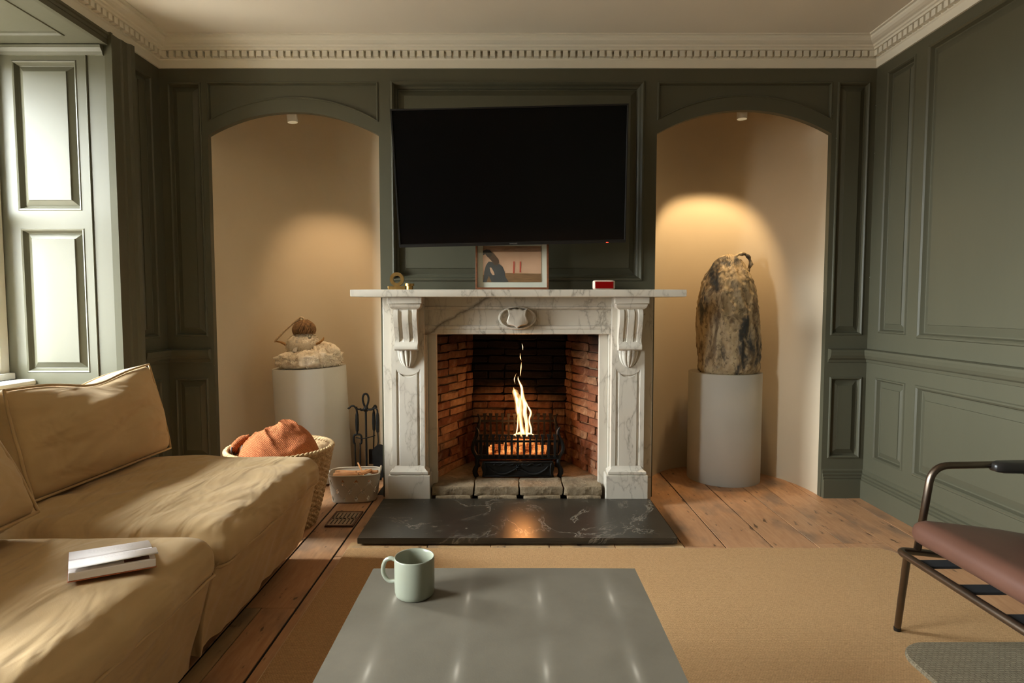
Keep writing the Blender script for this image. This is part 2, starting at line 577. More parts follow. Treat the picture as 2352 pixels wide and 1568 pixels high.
# ------------------------------------------------------------------ mesh helpers
class MB:
    def __init__(self):
        self.v = []
        self.f = []

    def add(self, vs, fs):
        o = len(self.v)
        self.v += [tuple(p) for p in vs]
        self.f += [tuple(i + o for i in q) for q in fs]
        return self

    def quad(self, a, b, c, d):
        return self.add([a, b, c, d], [(0, 1, 2, 3)])

    def box(self, x0, y0, z0, x1, y1, z1, jit=0.0):
        vs = [(x0, y0, z0), (x1, y0, z0), (x1, y1, z0), (x0, y1, z0), (x0, y0, z1), (x1, y0, z1), (x1, y1, z1), (x0, y1, z1)]
        if jit:
            vs = [tuple(c + random.uniform(-jit, jit) for c in p) for p in vs]
        return self.add(vs, [(0, 3, 2, 1), (4, 5, 6, 7), (0, 1, 5, 4), (1, 2, 6, 5), (2, 3, 7, 6), (3, 0, 4, 7)])

    def loft(self, rings, cap0=True, cap1=True, closed=True):
        n = len(rings[0])
        vs = [p for r in rings for p in r]
        fs = []
        for k in range(len(rings) - 1):
            for i in range(n if closed else n - 1):
                j = (i + 1) % n
                fs.append((k * n + i, k * n + j, (k + 1) * n + j, (k + 1) * n + i))
        if cap0:
            fs.append(tuple(range(n - 1, -1, -1)))
        if cap1:
            fs.append(tuple((len(rings) - 1) * n + i for i in range(n)))
        return self.add(vs, fs)

    def tube(self, pts, r, n=10, caps=True, flat=None):
        pts = [Vector(p) for p in pts]
        rs = list(r) if isinstance(r, (list, tuple)) else [r] * len(pts)
        if 3 <= len(pts) <= 9:
            P, Q = [], []
            loop = (pts[0] - pts[-1]).length < 1e-6
            for i in range(len(pts) - 1):
                a = pts[i - 1] if i > 0 else (pts[-2] if loop else pts[0] * 2 - pts[1])
                b, c = pts[i], pts[i + 1]
                d = pts[i + 2] if i + 2 < len(pts) else (pts[1] if loop else c * 2 - b)
                for k in range(4):
                    t = k / 4
                    P.append(0.5 * ((2 * b) + (c - a) * t + (2 * a - 5 * b + 4 * c - d) * t * t + (3 * b - a - 3 * c + d) * t ** 3))
                    t = t * t * (3 - 2 * t)
                    Q.append(rs[i] * (1 - t) + rs[i + 1] * t)
            P.append(pts[-1])
            Q.append(rs[-1])
            pts, rs = P, Q
        rings = []
        up = None
        for i, p in enumerate(pts):
            t = (pts[min(i + 1, len(pts) - 1)] - pts[max(i - 1, 0)]).normalized()
            if up is None:
                up = Vector((0, 0, 1)) if abs(t.z) < 0.9 else Vector((1, 0, 0))
            a = t.cross(up).normalized()
            b = a.cross(t).normalized()
            up = b
            f = flat if flat else 1.0
            rings.append([p + a * (math.cos(2 * PI * k / n) * rs[i]) + b * (math.sin(2 * PI * k / n) * rs[i] * f) for k in range(n)])
        return self.loft(rings, caps, caps)

    def lathe(self, prof, c=(0, 0, 0), n=32, cap0=True, cap1=True):
        rings = [[(c[0] + r * math.cos(2 * PI * k / n), c[1] + r * math.sin(2 * PI * k / n), c[2] + z) for k in range(n)] for r, z in prof]
        return self.loft(rings, cap0, cap1)

    def prism(self, poly, fn, d0, d1):
        """poly of (u,v), extruded between depths d0 and d1 through fn(u,v,d)."""
        a = [fn(u, v, d0) for u, v in poly]
        b = [fn(u, v, d1) for u, v in poly]
        return self.loft([a, b])

    def build(self, name, mat, parent=None, smooth=False, bevel=0.0, seg=2, weld=True):
        me = bpy.data.meshes.new(name)
        me.from_pydata(self.v, [], self.f)
        bm = bmesh.new()
        bm.from_mesh(me)
        if weld:
            bmesh.ops.remove_doubles(bm, verts=bm.verts, dist=1e-5)
        bmesh.ops.recalc_face_normals(bm, faces=bm.faces)
        bm.to_mesh(me)
        bm.free()
        if smooth:
            me.polygons.foreach_set('use_smooth', [True] * len(me.polygons))
            if smooth == 'auto':
                me.set_sharp_from_angle(angle=math.radians(38))
        me.materials.append(mat)
        o = bpy.data.objects.new(name, me)
        C.objects.link(o)
        if parent:
            o.parent = parent
        if bevel:
            md = o.modifiers.new('bevel', 'BEVEL')
            md.width = bevel
            md.segments = seg
            md.limit_method = 'ANGLE'
            md.angle_limit = math.radians(35)
        return o


def flipped(mb):
    mb.f = [tuple(reversed(q)) for q in mb.f]
    return mb


def thing(name, label, cat, group=None):
    o = bpy.data.objects.new(name, None)
    o.empty_display_size = 0.05
    C.objects.link(o)
    return tag(o, label, cat, group)


def tag(o, label, cat, group=None):
    o['label'] = label
    o['category'] = cat
    if group:
        o['group'] = group
    return o


def struct(o, label=None):
    o['kind'] = 'structure'
    if label:
        o['label'] = label
    return o


def rebase(root, base):
    """move the Empty of a thing built in room coordinates to its base."""
    b = Vector(base)
    for ch in root.children:
        ch.location = ch.location - b
    root.location = b
    return root


def empty_struct(name):
    o = bpy.data.objects.new(name, None)
    C.objects.link(o)
    o['kind'] = 'structure'
    return o


def place(root, loc, rot=(0, 0, 0)):
    root.location = loc
    root.rotation_euler = rot
    return root


def rounded_box(hx, hy, hz, r, n=(16, 16, 8), fn=None):
    """dense rounded box centred on the origin, fn(p, unit) moves points."""
    mb = MB()

    def face(axis, sgn, na, nb):
        a1, a2 = [(1, 2), (0, 2), (0, 1)][axis]
        h = (hx, hy, hz)
        vs = []
        for i in range(na + 1):
            for j in range(nb + 1):
                p = [0, 0, 0]
                p[axis] = sgn * h[axis]
                p[a1] = -h[a1] + 2 * h[a1] * i / na
                p[a2] = -h[a2] + 2 * h[a2] * j / nb
                q = Vector([max(-h[k] + r, min(h[k] - r, p[k])) for k in range(3)])
                d = Vector(p) - q
                if d.length > 1e-9:
                    d = d.normalized() * r
                v = q + d
                if fn:
                    u = Vector((p[0] / hx, p[1] / hy, p[2] / hz))
                    v = fn(v, u)
                vs.append(v)
        fs = [(i * (nb + 1) + j, (i + 1) * (nb + 1) + j, (i + 1) * (nb + 1) + j + 1, i * (nb + 1) + j + 1) for i in range(na) for j in range(nb)]
        mb.add(vs, fs)
    face(0, 1, n[1], n[2]); face(0, -1, n[1], n[2])
    face(1, 1, n[0], n[2]); face(1, -1, n[0], n[2])
    face(2, 1, n[0], n[1]); face(2, -1, n[0], n[1])
    return mb


def bez(p0, p1, p2, n=8):
    p0, p1, p2 = Vector(p0), Vector(p1), Vector(p2)
    return [p0 * (1 - t) ** 2 + p1 * 2 * t * (1 - t) + p2 * t * t for t in [i / n for i in range(n + 1)]]


def fillet(pts, r, n=6):
    """polyline with rounded inner corners."""
    pts = [Vector(p) for p in pts]
    out = [pts[0]]
    for i in range(1, len(pts) - 1):
        a = pts[i] + (pts[i - 1] - pts[i]).normalized() * r
        b = pts[i] + (pts[i + 1] - pts[i]).normalized() * r
        out += bez(a, pts[i], b, n)
    out.append(pts[-1])
    return out


def fbm(p, s):
    return noise.noise(Vector(p) * s)

# ------------------------------------------------------------------ the room
D = 3.17          # back wall plane
XR = 1.892        # right wall plane
XL = -1.83        # left wall plane
YB = -2.4         # wall behind the camera
CEIL = 2.39
WX = -2.36        # window plane
RY0, RY1 = 1.84, 2.75     # window recess of the visible window
SY0, SY1 = -0.30, 0.86    # second window recess further along the left wall


def T_back(u, v, d): return (u, D + d, v)
def T_right(u, v, d): return (XR + d, u, v)
def T_left(u, v, d): return (XL - d, u, v)


def face_holes(T, u0, u1, v0, v1, holes, mb=None):
    mb = mb or MB()
    us = sorted(set([u0, u1] + [h[0] for h in holes] + [h[1] for h in holes]))
    vs = sorted(set([v0, v1] + [h[2] for h in holes] + [h[3] for h in holes]))
    for i in range(len(us) - 1):
        for j in range(len(vs) - 1):
            cu, cv = (us[i] + us[i + 1]) / 2, (vs[j] + vs[j + 1]) / 2
            if any(h[0] < cu < h[1] and h[2] < cv < h[3] for h in holes):
                continue
            mb.quad(T(us[i], vs[j], 0), T(us[i + 1], vs[j], 0), T(us[i + 1], vs[j + 1], 0), T(us[i], vs[j + 1], 0))
    return mb


PROF = [(0, 0), (0.003, -0.006), (0.008, -0.007), (0.013, -0.001), (0.016, 0.010), (0.018, 0.016), (0.022, 0.017), (0.048, 0.006), (0.049, 0.002)]
PROF_DEEP = [(0, 0), (0.003, -0.008), (0.010, -0.010), (0.018, 0.0), (0.024, 0.016), (0.032, 0.024), (0.034, 0.034), (0.038, 0.035), (0.068, 0.022), (0.070, 0.017)]
PROF_FLAT = [(0, 0), (0.003, -0.004), (0.008, -0.004), (0.012, 0.004), (0.014, 0.012)]


def panel(T, h, parent, prof=PROF, mat=None, name='panel'):
    mb = MB()
    rings = []
    for i, d in prof:
        u0, u1, v0, v1 = h[0] + i, h[1] - i, h[2] + i, h[3] - i
        rings.append([T(u0, v0, d), T(u1, v0, d), T(u1, v1, d), T(u0, v1, d)])
    mb.loft(rings, False, True)
    return mb.build(name, mat or M['green'], parent)


def extrude_profile(mb, prof, T, u0, u1, m0=0.0, m1=0.0):
    """prof: list of (projection, height); ends mitred by m0, m1 (per unit projection)."""
    a = [T(u0 + m0 * p, z, -p) for p, z in prof]
    b = [T(u1 + m1 * p, z, -p) for p, z in prof]
    mb.loft([a, b], True, True)
    return mb


# --- floor of individual boards running towards the fireplace
floor = empty_struct('floor')
sub = MB().box(XL - 0.6, YB - 0.1, -0.12, XR + 0.1, 3.9, -0.0045).build('subfloor', M['void'], floor)
edges = [-2.40, -2.17, -1.96, -1.72, -1.50, -1.28, -1.10, -0.915, -0.735, -0.58, -0.36, -0.14, 0.08, 0.30, 0.52, 0.735, 0.914, 1.117, 1.312, 1.44, 1.62, 1.79, 1.95]
for i in range(len(edges) - 1):
    x0, x1 = edges[i], edges[i + 1]
    cuts = [YB, 3.86]
    if x0 >= 0.7 and x1 < 0.95:
        cuts = [YB, 2.505, 3.86]
    elif 1.25 < x0 < 1.5:
        cuts = [YB, 2.535, 3.86]
    elif -0.75 < x0 < 0.7:
        cuts = [YB, 2.40, 3.2]
    elif i % 3 == 0:
        cuts = [YB, 1.0, 3.86]
    gap = 0.0028 if i % 2 else 0.0018
    if 0.7 < x0 < 1.2:
        gap = 0.0036
    ga = 0.0045 if x0 in (-0.915, -0.735) else gap
    gb = 0.0045 if x1 in (-0.915, -0.735) else gap
    if x0 == -0.915:
        cuts = [1.98, 3.86]
        MB().box(-0.9105, YB + 0.001, -0.004, -0.857, 1.978, 0.0).build('floorboard', M['plank_pale'], floor)
        MB().box(-0.853, YB + 0.001, -0.004, -0.7395, 1.978, 0.0).build('floorboard', M['plank'], floor)
    for j in range(len(cuts) - 1):
        dz = random.uniform(-0.0006, 0.0006)
        mb = MB().box(x0 + ga, cuts[j] + 0.001, -0.004, x1 - gb, cuts[j + 1] - 0.001, dz)
        mb.build('floorboard', M['plank'], floor)
# narrow pale boards closing the floor in front of the slab
xs = [-0.70, -0.36, -0.09, 0.16, 0.44, 0.735]
for i in range(len(xs) - 1):
    MB().box(xs[i] + 0.002, 2.412, -0.02, xs[i + 1] - 0.002, 2.532, 0.005, 0.0015).build('border_board', M['plank_pale'], floor)

# --- ceiling
ceiling = struct(MB().box(XL - 0.6, YB - 0.1, CEIL, XR + 0.1, D + 0.1, CEIL + 0.1).build('ceiling', M['ceiling']))

# --- back wall: stiles and rails around panels, two niches and the fireplace opening
NL = (-1.587, -0.695, 1.918, 2.036)     # left niche: u0,u1, springing, crown
NR = (0.756, 1.667, 1.926, 2.046)
SP_TOP = 2.19
holes = [(-1.792, -1.615, 0.865, 2.187), (-1.80, -1.622, 0.205, 0.645),
         (NL[0], NL[1], -0.03, SP_TOP), (NR[0], NR[1], -0.03, SP_TOP),
         (-0.632, 0.690, 1.160, 2.195),
         (1.692, 1.862, 0.873, 2.19), (1.697, 1.870, 0.211, 0.651),
         (-0.47, 0.53, -0.03, 0.93)]
mb = face_holes(T_back, XL, XR, -0.03, CEIL, holes)


def arch_curve(n, k=32, off=0.0):
    u0, u1, s, c = n
    r = c - s
    w = (u1 - u0) / 2
    R = (w * w + r * r) / (2 * r)
    pts = []
    for i in range(k + 1):
        u = u0 + (u1 - u0) * i / k
        x = u - (u0 + u1) / 2
        pts.append((u, c - R + math.sqrt(R * R - x * x) + off))
    return pts


for n in (NL, NR):
    a, b = arch_curve(n), arch_curve(n, off=0.067)
    for i in range(len(a) - 1):
        mb.quad(T_back(*a[i], 0), T_back(*a[i + 1], 0), T_back(*b[i + 1], 0), T_back(*b[i], 0))
wall_back = struct(mb.build('wall_back', M['green']))
for h in (holes[0], holes[1], holes[5], holes[6]):
    panel(T_back, h, wall_back)
panel(T_back, holes[4], wall_back, PROF_DEEP)
for n in (NL, NR):
    # spandrel panel with a curved foot
    mb = MB()
    rings = []
    for ins, d in PROF_FLAT:
        w = (n[1] - n[0]) / 2
        cu = (n[0] + n[1]) / 2
        low = [(cu + (u - cu) * (w - ins) / w, v + ins) for u, v in arch_curve(n, off=0.067)]
        top = [(u, SP_TOP - ins) for u, v in low]
        rings.append([T_back(u, v, d) for u, v in low] + [T_back(u, v, d) for u, v in reversed(top)])
    mb.loft(rings, False, False)
    d = PROF_FLAT[-1][1]
    for i in range(len(low) - 1):
        mb.quad(T_back(*low[i], d), T_back(*low[i + 1], d), T_back(*top[i + 1], d), T_back(*top[i], d))
    mb.build('spandrel_panel', M['green'], wall_back)
    # painted edge of the opening
    RV = 0.034
    line = [(n[0], -0.03)] + arch_curve(n) + [(n[1], -0.03)]
    mb = MB()
    for i in range(len(line) - 1):
        mb.quad(T_back(*line[i], 0), T_back(*line[i], RV), T_back(*line[i + 1], RV), T_back(*line[i + 1], 0))
    mb.build('niche_edge', M['green'], wall_back)
    # plastered apse
    mb = MB()
    cu, w, dep, K, ZT = (n[0] + n[1]) / 2, (n[1] - n[0]) / 2, 0.58, 40, 2.25
    plan = [(cu - w * math.cos(PI * i / K), D + RV + dep * math.sin(PI * i / K)) for i in range(K + 1)]
    for i in range(K):
        (x0, y0), (x1, y1) = plan[i], plan[i + 1]
        mb.quad((x0, y0, -0.03), (x1, y1, -0.03), (x1, y1, ZT), (x0, y0, ZT))
    mb.add([(x, y, ZT) for x, y in plan], [tuple(range(K + 1))])
    a = arch_curve(n)
    for i in range(len(a) - 1):
        mb.quad((a[i][0], D + RV, a[i][1]), (a[i + 1][0], D + RV, a[i + 1][1]), (a[i + 1][0], D + RV, ZT), (a[i][0], D + RV, ZT))
    mb.build('niche', M['niche'], wall_back, smooth='auto')

# dado rails and skirtings
DADO = [(0, 0.728), (0.006, 0.730), (0.010, 0.744), (0.022, 0.752), (0.030, 0.768), (0.034, 0.786), (0.034, 0.797), (0.026, 0.800), (0, 0.802)]
SKIRT = [(0, -0.01), (0.026, -0.01), (0.026, 0.098), (0.018, 0.101), (0.021, 0.111), (0.012, 0.115), (0.015, 0.127), (0.005, 0.131), (0.007, 0.145), (0, 0.152)]


def rail(T, prof, u0, u1, name, parent=None, m0=0.0, m1=0.0, mat=None):
    return extrude_profile(MB(), prof, T, u0, u1, m0, m1).build(name, mat or M['green'], parent)


rail(T_back, DADO, XL, -1.602, 'dado_rail', wall_back, 1, 0)
rail(T_back, DADO, 1.684, XR, 'dado_rail', wall_back, 0, -1)
b = rail(T_back, SKIRT, XL, NL[0] - 0.004, 'baseboard_back', None, 1, 0); struct(b)
b = rail(T_back, SKIRT, NR[1] + 0.004, XR, 'baseboard_back', None, 0, -1); struct(b)

# --- right wall
h_r = [(2.862, 3.078, 0.890, 2.205), (1.35, 2.786, 0.878, 2.212), (2.850, 3.086, 0.227, 0.658), (1.35, 2.780, 0.229, 0.661),
       (0.0, 1.27, 0.878, 2.212), (0.0, 1.27, 0.229, 0.661)]
wall_right = struct(face_holes(T_right, YB, D, -0.03, CEIL, h_r).build('wall_right', M['green']))
for h in h_r:
    panel(T_right, h, wall_right, PROF if h[0] > 2.8 else [(a * 1.35, c) for a, c in PROF])
rail(T_right, DADO, YB, D, 'dado_rail', wall_right, 0, -1)
struct(rail(T_right, SKIRT, YB, D, 'baseboard_right', None, 0, -1))

# --- left wall with two window recesses
SILL, HEAD = 0.665, 2.195
h_l = [(2.945, 3.095, 0.865, 2.187), (2.945, 3.095, 0.205, 0.645), (RY0, RY1, -0.03, HEAD), (SY0, SY1, -0.03, HEAD)]
wall_left = struct(face_holes(T_left, YB, D, -0.03, CEIL, h_l).build('wall_left', M['green']))
for h in h_l[:2]:
    panel(T_left, h, wall_left)
rail(T_left, DADO, 2.93, D, 'dado_rail', wall_left, 0, -1)
struct(rail(T_left, SKIRT, 2.93, D, 'baseboard_left', None, 0, -1))
struct(rail(T_left, SKIRT, SY1 + 0.18, RY0 - 0.18, 'baseboard_left', None, 0, 0))
# architraves
ARCH = [(0.0, 0.0), (0.030, 0.004), (0.030, 0.016), (0.022, 0.022), (0.022, 0.075), (0.028, 0.082), (0.028, 0.118), (0.040, 0.128), (0.044, 0.150), (0.032, 0.166), (0.0, 0.170)]
for (y0, y1) in ((RY0, RY1), (SY0, SY1)):
    for s, y in ((1, y1), (-1, y0)):
        mb = MB()
        rings = [[(XL + p, y + s * o, z) for p, o in ARCH] for z in (0.0, HEAD + 0.06)]
        mb.loft(rings)
        mb.build('architrave', M['green'], wall_left)
    mb = MB()
    rings = [[(XL + p * 0.6, y, HEAD + o * 0.35) for p, o in ARCH] for y in (y0, y1)]
    mb.loft(rings)
    mb.build('architrave', M['green'], wall_left)


def T_far(u, v, d): return (u, RY1 + d, v)
def window_bay(y0, y1, idx):
    """recess, shuttered reveals, sash window and sill board."""
    w = empty_struct('window_%d' % idx)
    def Tf(u, v, d): return (u, y1 + d, v)
    def Tn(u, v, d): return (u, y0 - d, v)
    hs = [(-2.250, -1.958, 1.462, 2.131), (-2.245, -1.952, 0.720, 1.383)]
    for T in (Tf, Tn):
        mb = face_holes(T, WX - 0.06, XL, -0.03, HEAD, hs)
        r = mb.build('shutter_reveal', M['green'], w)
        for h in hs:
            panel(T, h, r, [(0, 0), (0.004, -0.003), (0.010, -0.001), (0.016, 0.012), (0.020, 0.018), (0.022, 0.019), (0.048, 0.004), (0.049, 0.0)], name='shutter_panel')
        extrude_profile(MB(), [(0, 0.0), (0.004, 0.0), (0.006, 0.003), (0.004, 0.006), (0, 0.006)],
                        lambda u, z, d: T(-1.916 + z, u, d), 0.05, HEAD).build('bead', M['green'], r)
        extrude_profile(MB(), [(0, 2.150), (0.006, 2.152), (0.010, 2.165), (0.022, 2.178), (0.024, 2.190), (0, HEAD)], T, WX, XL - 0.004).build('cornice_strip', M['green'], r)
        extrude_profile(MB(), [(0, 0.640), (0.008, 0.642), (0.010, 0.652), (0.004, 0.658), (0, 0.660)], T, WX, XL - 0.004).build('bead', M['green'], r)

    def Ts(u, v, d): return (v, u, HEAD + d)
    hs2 = [(y0 + 0.1, y1 - 0.1, -2.27, -1.93)]
    s = face_holes(Ts, y0, y1, WX - 0.06, XL, hs2).build('soffit', M['green'], w)
    panel(Ts, hs2[0], s, PROF_FLAT, name='soffit_panel')

    def Tw(u, v, d): return (WX + 0.07 - d, u, v)
    ap = face_holes(Tw, y0, y1, -0.03, SILL, [(y0 + 0.12, y1 - 0.12, 0.16, 0.55)]).build('apron', M['green'], w)
    panel(Tw, (y0 + 0.12, y1 - 0.12, 0.16, 0.55), ap, PROF, name='apron_panel')
    extrude_profile(MB(), [(0, 0.640), (0.012, 0.645), (0.014, SILL), (0.075, SILL), (0.083, SILL + 0.006), (0.083, SILL + 0.020), (0.075, SILL + 0.026), (0, SILL + 0.026)],
                    Tw, y0 + 0.0015, y1 - 0.0015).build('sill_board', M['white'], w)
    # sash frame
    z0, z1 = SILL + 0.026, HEAD
    fx0, fx1 = WX - 0.06, WX + 0.035
    f = MB()
    f.box(fx0, y0, z0, fx1, y0 + 0.05, z1); f.box(fx0, y1 - 0.05, z0, fx1, y1, z1)
    f.box(fx0, y0, z1 - 0.05, fx1, y1, z1); f.box(fx0, y0, z0, fx1 + 0.025, y1, z0 + 0.03)
    f.build('sash_box', M['white'], w, bevel=0.004)
    zm = (z0 + z1) / 2
    for k, (a, b, x) in enumerate(((z0 + 0.03, zm + 0.02, WX + 0.005), (zm - 0.02, z1 - 0.05, WX - 0.035))):
        g = MB()
        ya, yb = y0 + 0.05, y1 - 0.05
        g.box(x - 0.018, ya, a, x + 0.018, ya + 0.045, b); g.box(x - 0.018, yb - 0.045, a, x + 0.018, yb, b)
        g.box(x - 0.018, ya, a, x + 0.018, yb, a + 0.05); g.box(x - 0.018, ya, b - 0.04, x + 0.018, yb, b)
        for q in (1, 2):
            yy = ya + (yb - ya) * q / 3
            g.box(x - 0.012, yy - 0.010, a, x + 0.012, yy + 0.010, b)
        sash = g.build('sash', M['white'], w, bevel=0.003)
        MB().quad((x, ya, a), (x, yb, a), (x, yb, b), (x, ya, b)).build('pane', M['glass'], sash)
    ox = WX - 0.38  # unseen outer masonry depth, added to keep slanting daylight off the shutters
    om = MB()
    om.box(ox, y0 - 0.12, SILL - 0.1, WX - 0.06, y0 + 0.02, HEAD + 0.15)
    om.box(ox, y1 - 0.02, SILL - 0.1, WX - 0.06, y1 + 0.12, HEAD + 0.15)
    om.box(ox, y0 + 0.02, HEAD - 0.03, WX - 0.06, y1 - 0.02, HEAD + 0.15)
    om.box(ox - 0.04, y0 + 0.02, SILL - 0.1, WX - 0.06, y1 - 0.02, SILL + 0.02)
    om.build('added_outer_reveal', M['soil'], w)
    portal('window_%d_daylight' % idx, y0 + 0.05, y1 - 0.05, z0 + 0.03, z1 - 0.05, WX - 0.08)
    return w


window_bay(RY0, RY1, 1)
window_bay(SY0, SY1, 2)
# masonry closing the left side outside the recesses
for k, (y0, y1) in enumerate(((YB - 0.1, SY0), (SY1, RY0), (RY1, 4.1))):
    o = MB().box(WX - 0.10, y0 - 0.0, -0.12, XL - 0.002, y1 - 0.0, CEIL + 0.1)
    if k == 2:
        o = MB().box(WX - 0.10, y0 + 0.03, -0.12, XL - 0.06, 3.3, CEIL + 0.1)
    if k == 0:
        o = MB().box(WX - 0.10, y0, -0.12, XL - 0.06, y1 - 0.03, CEIL + 0.1)
    if k == 1:
        o = MB().box(WX - 0.10, y0 + 0.03, -0.12, XL - 0.06, y1 - 0.03, CEIL + 0.1)
    o.build('masonry', M['void'], wall_left)
for (y0, y1) in ((RY0, RY1), (SY0, SY1)):
    MB().box(WX - 0.10, y0 - 0.05, HEAD + 0.02, XL - 0.06, y1 + 0.05, CEIL + 0.1).build('masonry', M['void'], wall_left)
    MB().box(WX - 0.10, y0 - 0.05, -0.12, WX + 0.02, y1 + 0.05, SILL).build('masonry', M['void'], wall_left)

# --- wall behind the camera
def T_front(u, v, d): return (u, YB - d, v)
h_f = [(-1.6, -0.5, 0.88, 2.2), (-0.35, 0.45, 0.88, 2.2), (0.6, 1.7, 0.88, 2.2)]
wall_front = struct(face_holes(T_front, XL, XR, -0.03, CEIL, h_f).build('wall_front', M['green']))
for h in h_f:
    panel(T_front, h, wall_front)

# --- cornice with dentils
CORN = [(0, 2.256), (0.010, 2.256), (0.010, 2.294), (0.016, 2.299), (0.016, 2.331), (0.046, 2.333), (0.048, 2.342), (0.056, 2.345),
        (0.060, 2.352), (0.072, 2.356), (0.084, 2.363), (0.092, 2.373), (0.094, 2.382), (0.105, 2.384), (0.105, CEIL), (0, CEIL)]
trims = []
for k, (T, u0, u1, m0, m1) in enumerate(((T_back, XL, XR, 1, -1), (T_left, YB, D, 0, -1), (T_right, YB, D, 0, -1))):
    o = extrude_profile(MB(), CORN, T, u0, u1, m0, m1).build('trim_%d' % (k + 1), M['cornice'])
    struct(o)
    trims.append(o)
den = None
for k, (T, a, b) in enumerate(((T_back, XL + 0.05, XR - 0.05), (T_left, 1.15, D - 0.05), (T_right, 1.15, D - 0.05))):
    n = int((b - a) / 0.0372)
    mb = MB()
    p0 = T(0, 0, 0)
    for s in ((-0.0125, 0.0125),):
        vs = []
        for d in (-0.015, -0.040):
            for z in (2.303, 2.331):
                for u in s:
                    vs.append(Vector(T(u, z, d)))
        mb.add(vs, [(0, 1, 3, 2), (4, 6, 7, 5), (0, 4, 5, 1), (2, 3, 7, 6), (0, 2, 6, 4), (1, 5, 7, 3)])
    first = mb.build('dentil', M['cornice'], trims[k])
    for i in range(n + 1):
        o = first if i == 0 else first.copy()
        if i:
            C.objects.link(o)
        u = a + (b - a) * i / n
        o.location = (u, 0, 0) if k == 0 else (0, u, 0)

# --- firebox: brick cheeks, back, hearth stones
FZ = 0.095
fire = empty_struct('trim_4')
FL0, FR0, FL1, FR1, FY0, FY1 = -0.435, 0.498, -0.24, 0.325, 3.13, 3.56
fb = MB()
o_ = 0.014
FT = 1.12
fb.quad((FL0 - o_, FY0, 0), (FL1 - o_, FY1 + o_, 0), (FL1 - o_, FY1 + o_, FT), (FL0 - o_, D + 0.012, FT))
fb.quad((FR0 + o_, FY0, 0), (FR1 + o_, FY1 + o_, 0), (FR1 + o_, FY1 + o_, FT), (FR0 + o_, D + 0.012, FT))
fb.quad((FL1 - o_, FY1 + o_, 0), (FR1 + o_, FY1 + o_, 0), (FR1 + o_, FY1 + o_, FT), (FL1 - o_, FY1 + o_, FT))
fb.add([(FL0 - o_, D + 0.012, FT), (FR0 + o_, D + 0.012, FT), (FR1 + o_, FY1 + o_, FT), (FL1 - o_, FY1 + o_, FT)], [(0, 1, 2, 3)])
fb.quad((FL0 - o_, D + 0.012, 0.90), (FR0 + o_, D + 0.012, 0.90), (FR0 + o_, D + 0.012, FT), (FL0 - o_, D + 0.012, FT))
fb.build('mortar', M['mortar'], fire)
MB().box(-0.47, 3.14, 0.0, 0.53, FY1 + 0.03, FZ - 0.006).build('hearth_bed', M['stone'], fire)


def brick_mesh(w, h, t, mat):
    bm = bmesh.new()
    bmesh.ops.create_cube(bm, size=1.0)
    bmesh.ops.bevel(bm, geom=list(bm.edges), offset=0.09, segments=1, affect='EDGES')
    for v in bm.verts:
        v.co.x *= w; v.co.y *= t; v.co.z *= h
        v.co += Vector((random.uniform(-1, 1), random.uniform(-1, 1), random.uniform(-1, 1))) * 0.0045
    me = bpy.data.meshes.new('brick')
    bm.to_mesh(me)
    bm.free()
    me.materials.append(mat)
    return me


kinds = {}  # cheek bricks carry less soot than those of the back
for key, mt in (('less_soot', M['brick']), ('soot', M['brick_sooty'])):
    kinds[key] = [brick_mesh(0.19, 0.040, 0.05, mt) for _ in range(5)] + [brick_mesh(0.09, 0.040, 0.05, mt) for _ in range(3)]


def lay(ax, ay, bx, by, z0, z1, key, inward):
    a, b = Vector((ax, ay, 0)), Vector((bx, by, 0))
    L = (b - a).length
    dr = (b - a).normalized()
    nrm = Vector((-dr.y, dr.x, 0)) * inward
    row, z = 0, z0
    while z < z1:
        u = -0.10 if row % 2 else 0.0
        while u < L - 0.01:
            w = 0.195
            big = True
            if random.random() < 0.18:
                w, big = 0.095, False
            u0, u1 = max(u, 0), min(u + w, L)
            if u1 - u0 > 0.02:
                me = random.choice(kinds[key][:5] if big else kinds[key][5:])
                o = bpy.data.objects.new('brick', me)
                C.objects.link(o)
                o.parent = fire
                p = a + dr * ((u0 + u1) / 2) - nrm * (0.02 + random.uniform(-0.007, 0.005))
                o.location = (p.x, p.y, z + 0.0215)
                full = 0.19 if big else 0.09
                o.scale = ((u1 - u0 - 0.006) / full, 1, random.uniform(0.92, 1.06))
                o.rotation_euler = (random.uniform(-0.03, 0.03), random.uniform(-0.025, 0.025), math.atan2(dr.y, dr.x) + random.uniform(-0.03, 0.03))
            u += w
        z += 0.0455
        row += 1


lay(FL0, FY0 + 0.01, FL1, FY1, FZ, 0.94, 'less_soot', -1)
lay(FR0, FY0 + 0.01, FR1, FY1, FZ, 0.94, 'less_soot', 1)
lay(FL1, FY1, FR1, FY1, FZ, 0.94, 'soot', -1)


def rough_block(x0, y0, z0, x1, y1, z1, name, parent, mat, amp=0.006):
    cx, cy, cz = (x0 + x1) / 2, (y0 + y1) / 2, (z0 + z1) / 2

    def fn(p, u):
        w = Vector((cx, cy, cz)) + p
        return p + Vector((fbm(w, 19), fbm(w + Vector((9, 3, 1)), 19), 0.7 * fbm(w + Vector((4, 7, 2)), 19))) * amp
    mb = rounded_box((x1 - x0) / 2, (y1 - y0) / 2, (z1 - z0) / 2, 0.008, (14, 8, 6), fn)
    o = mb.build(name, mat, parent, smooth='auto')
    o.location = (cx, cy, cz)
    return o


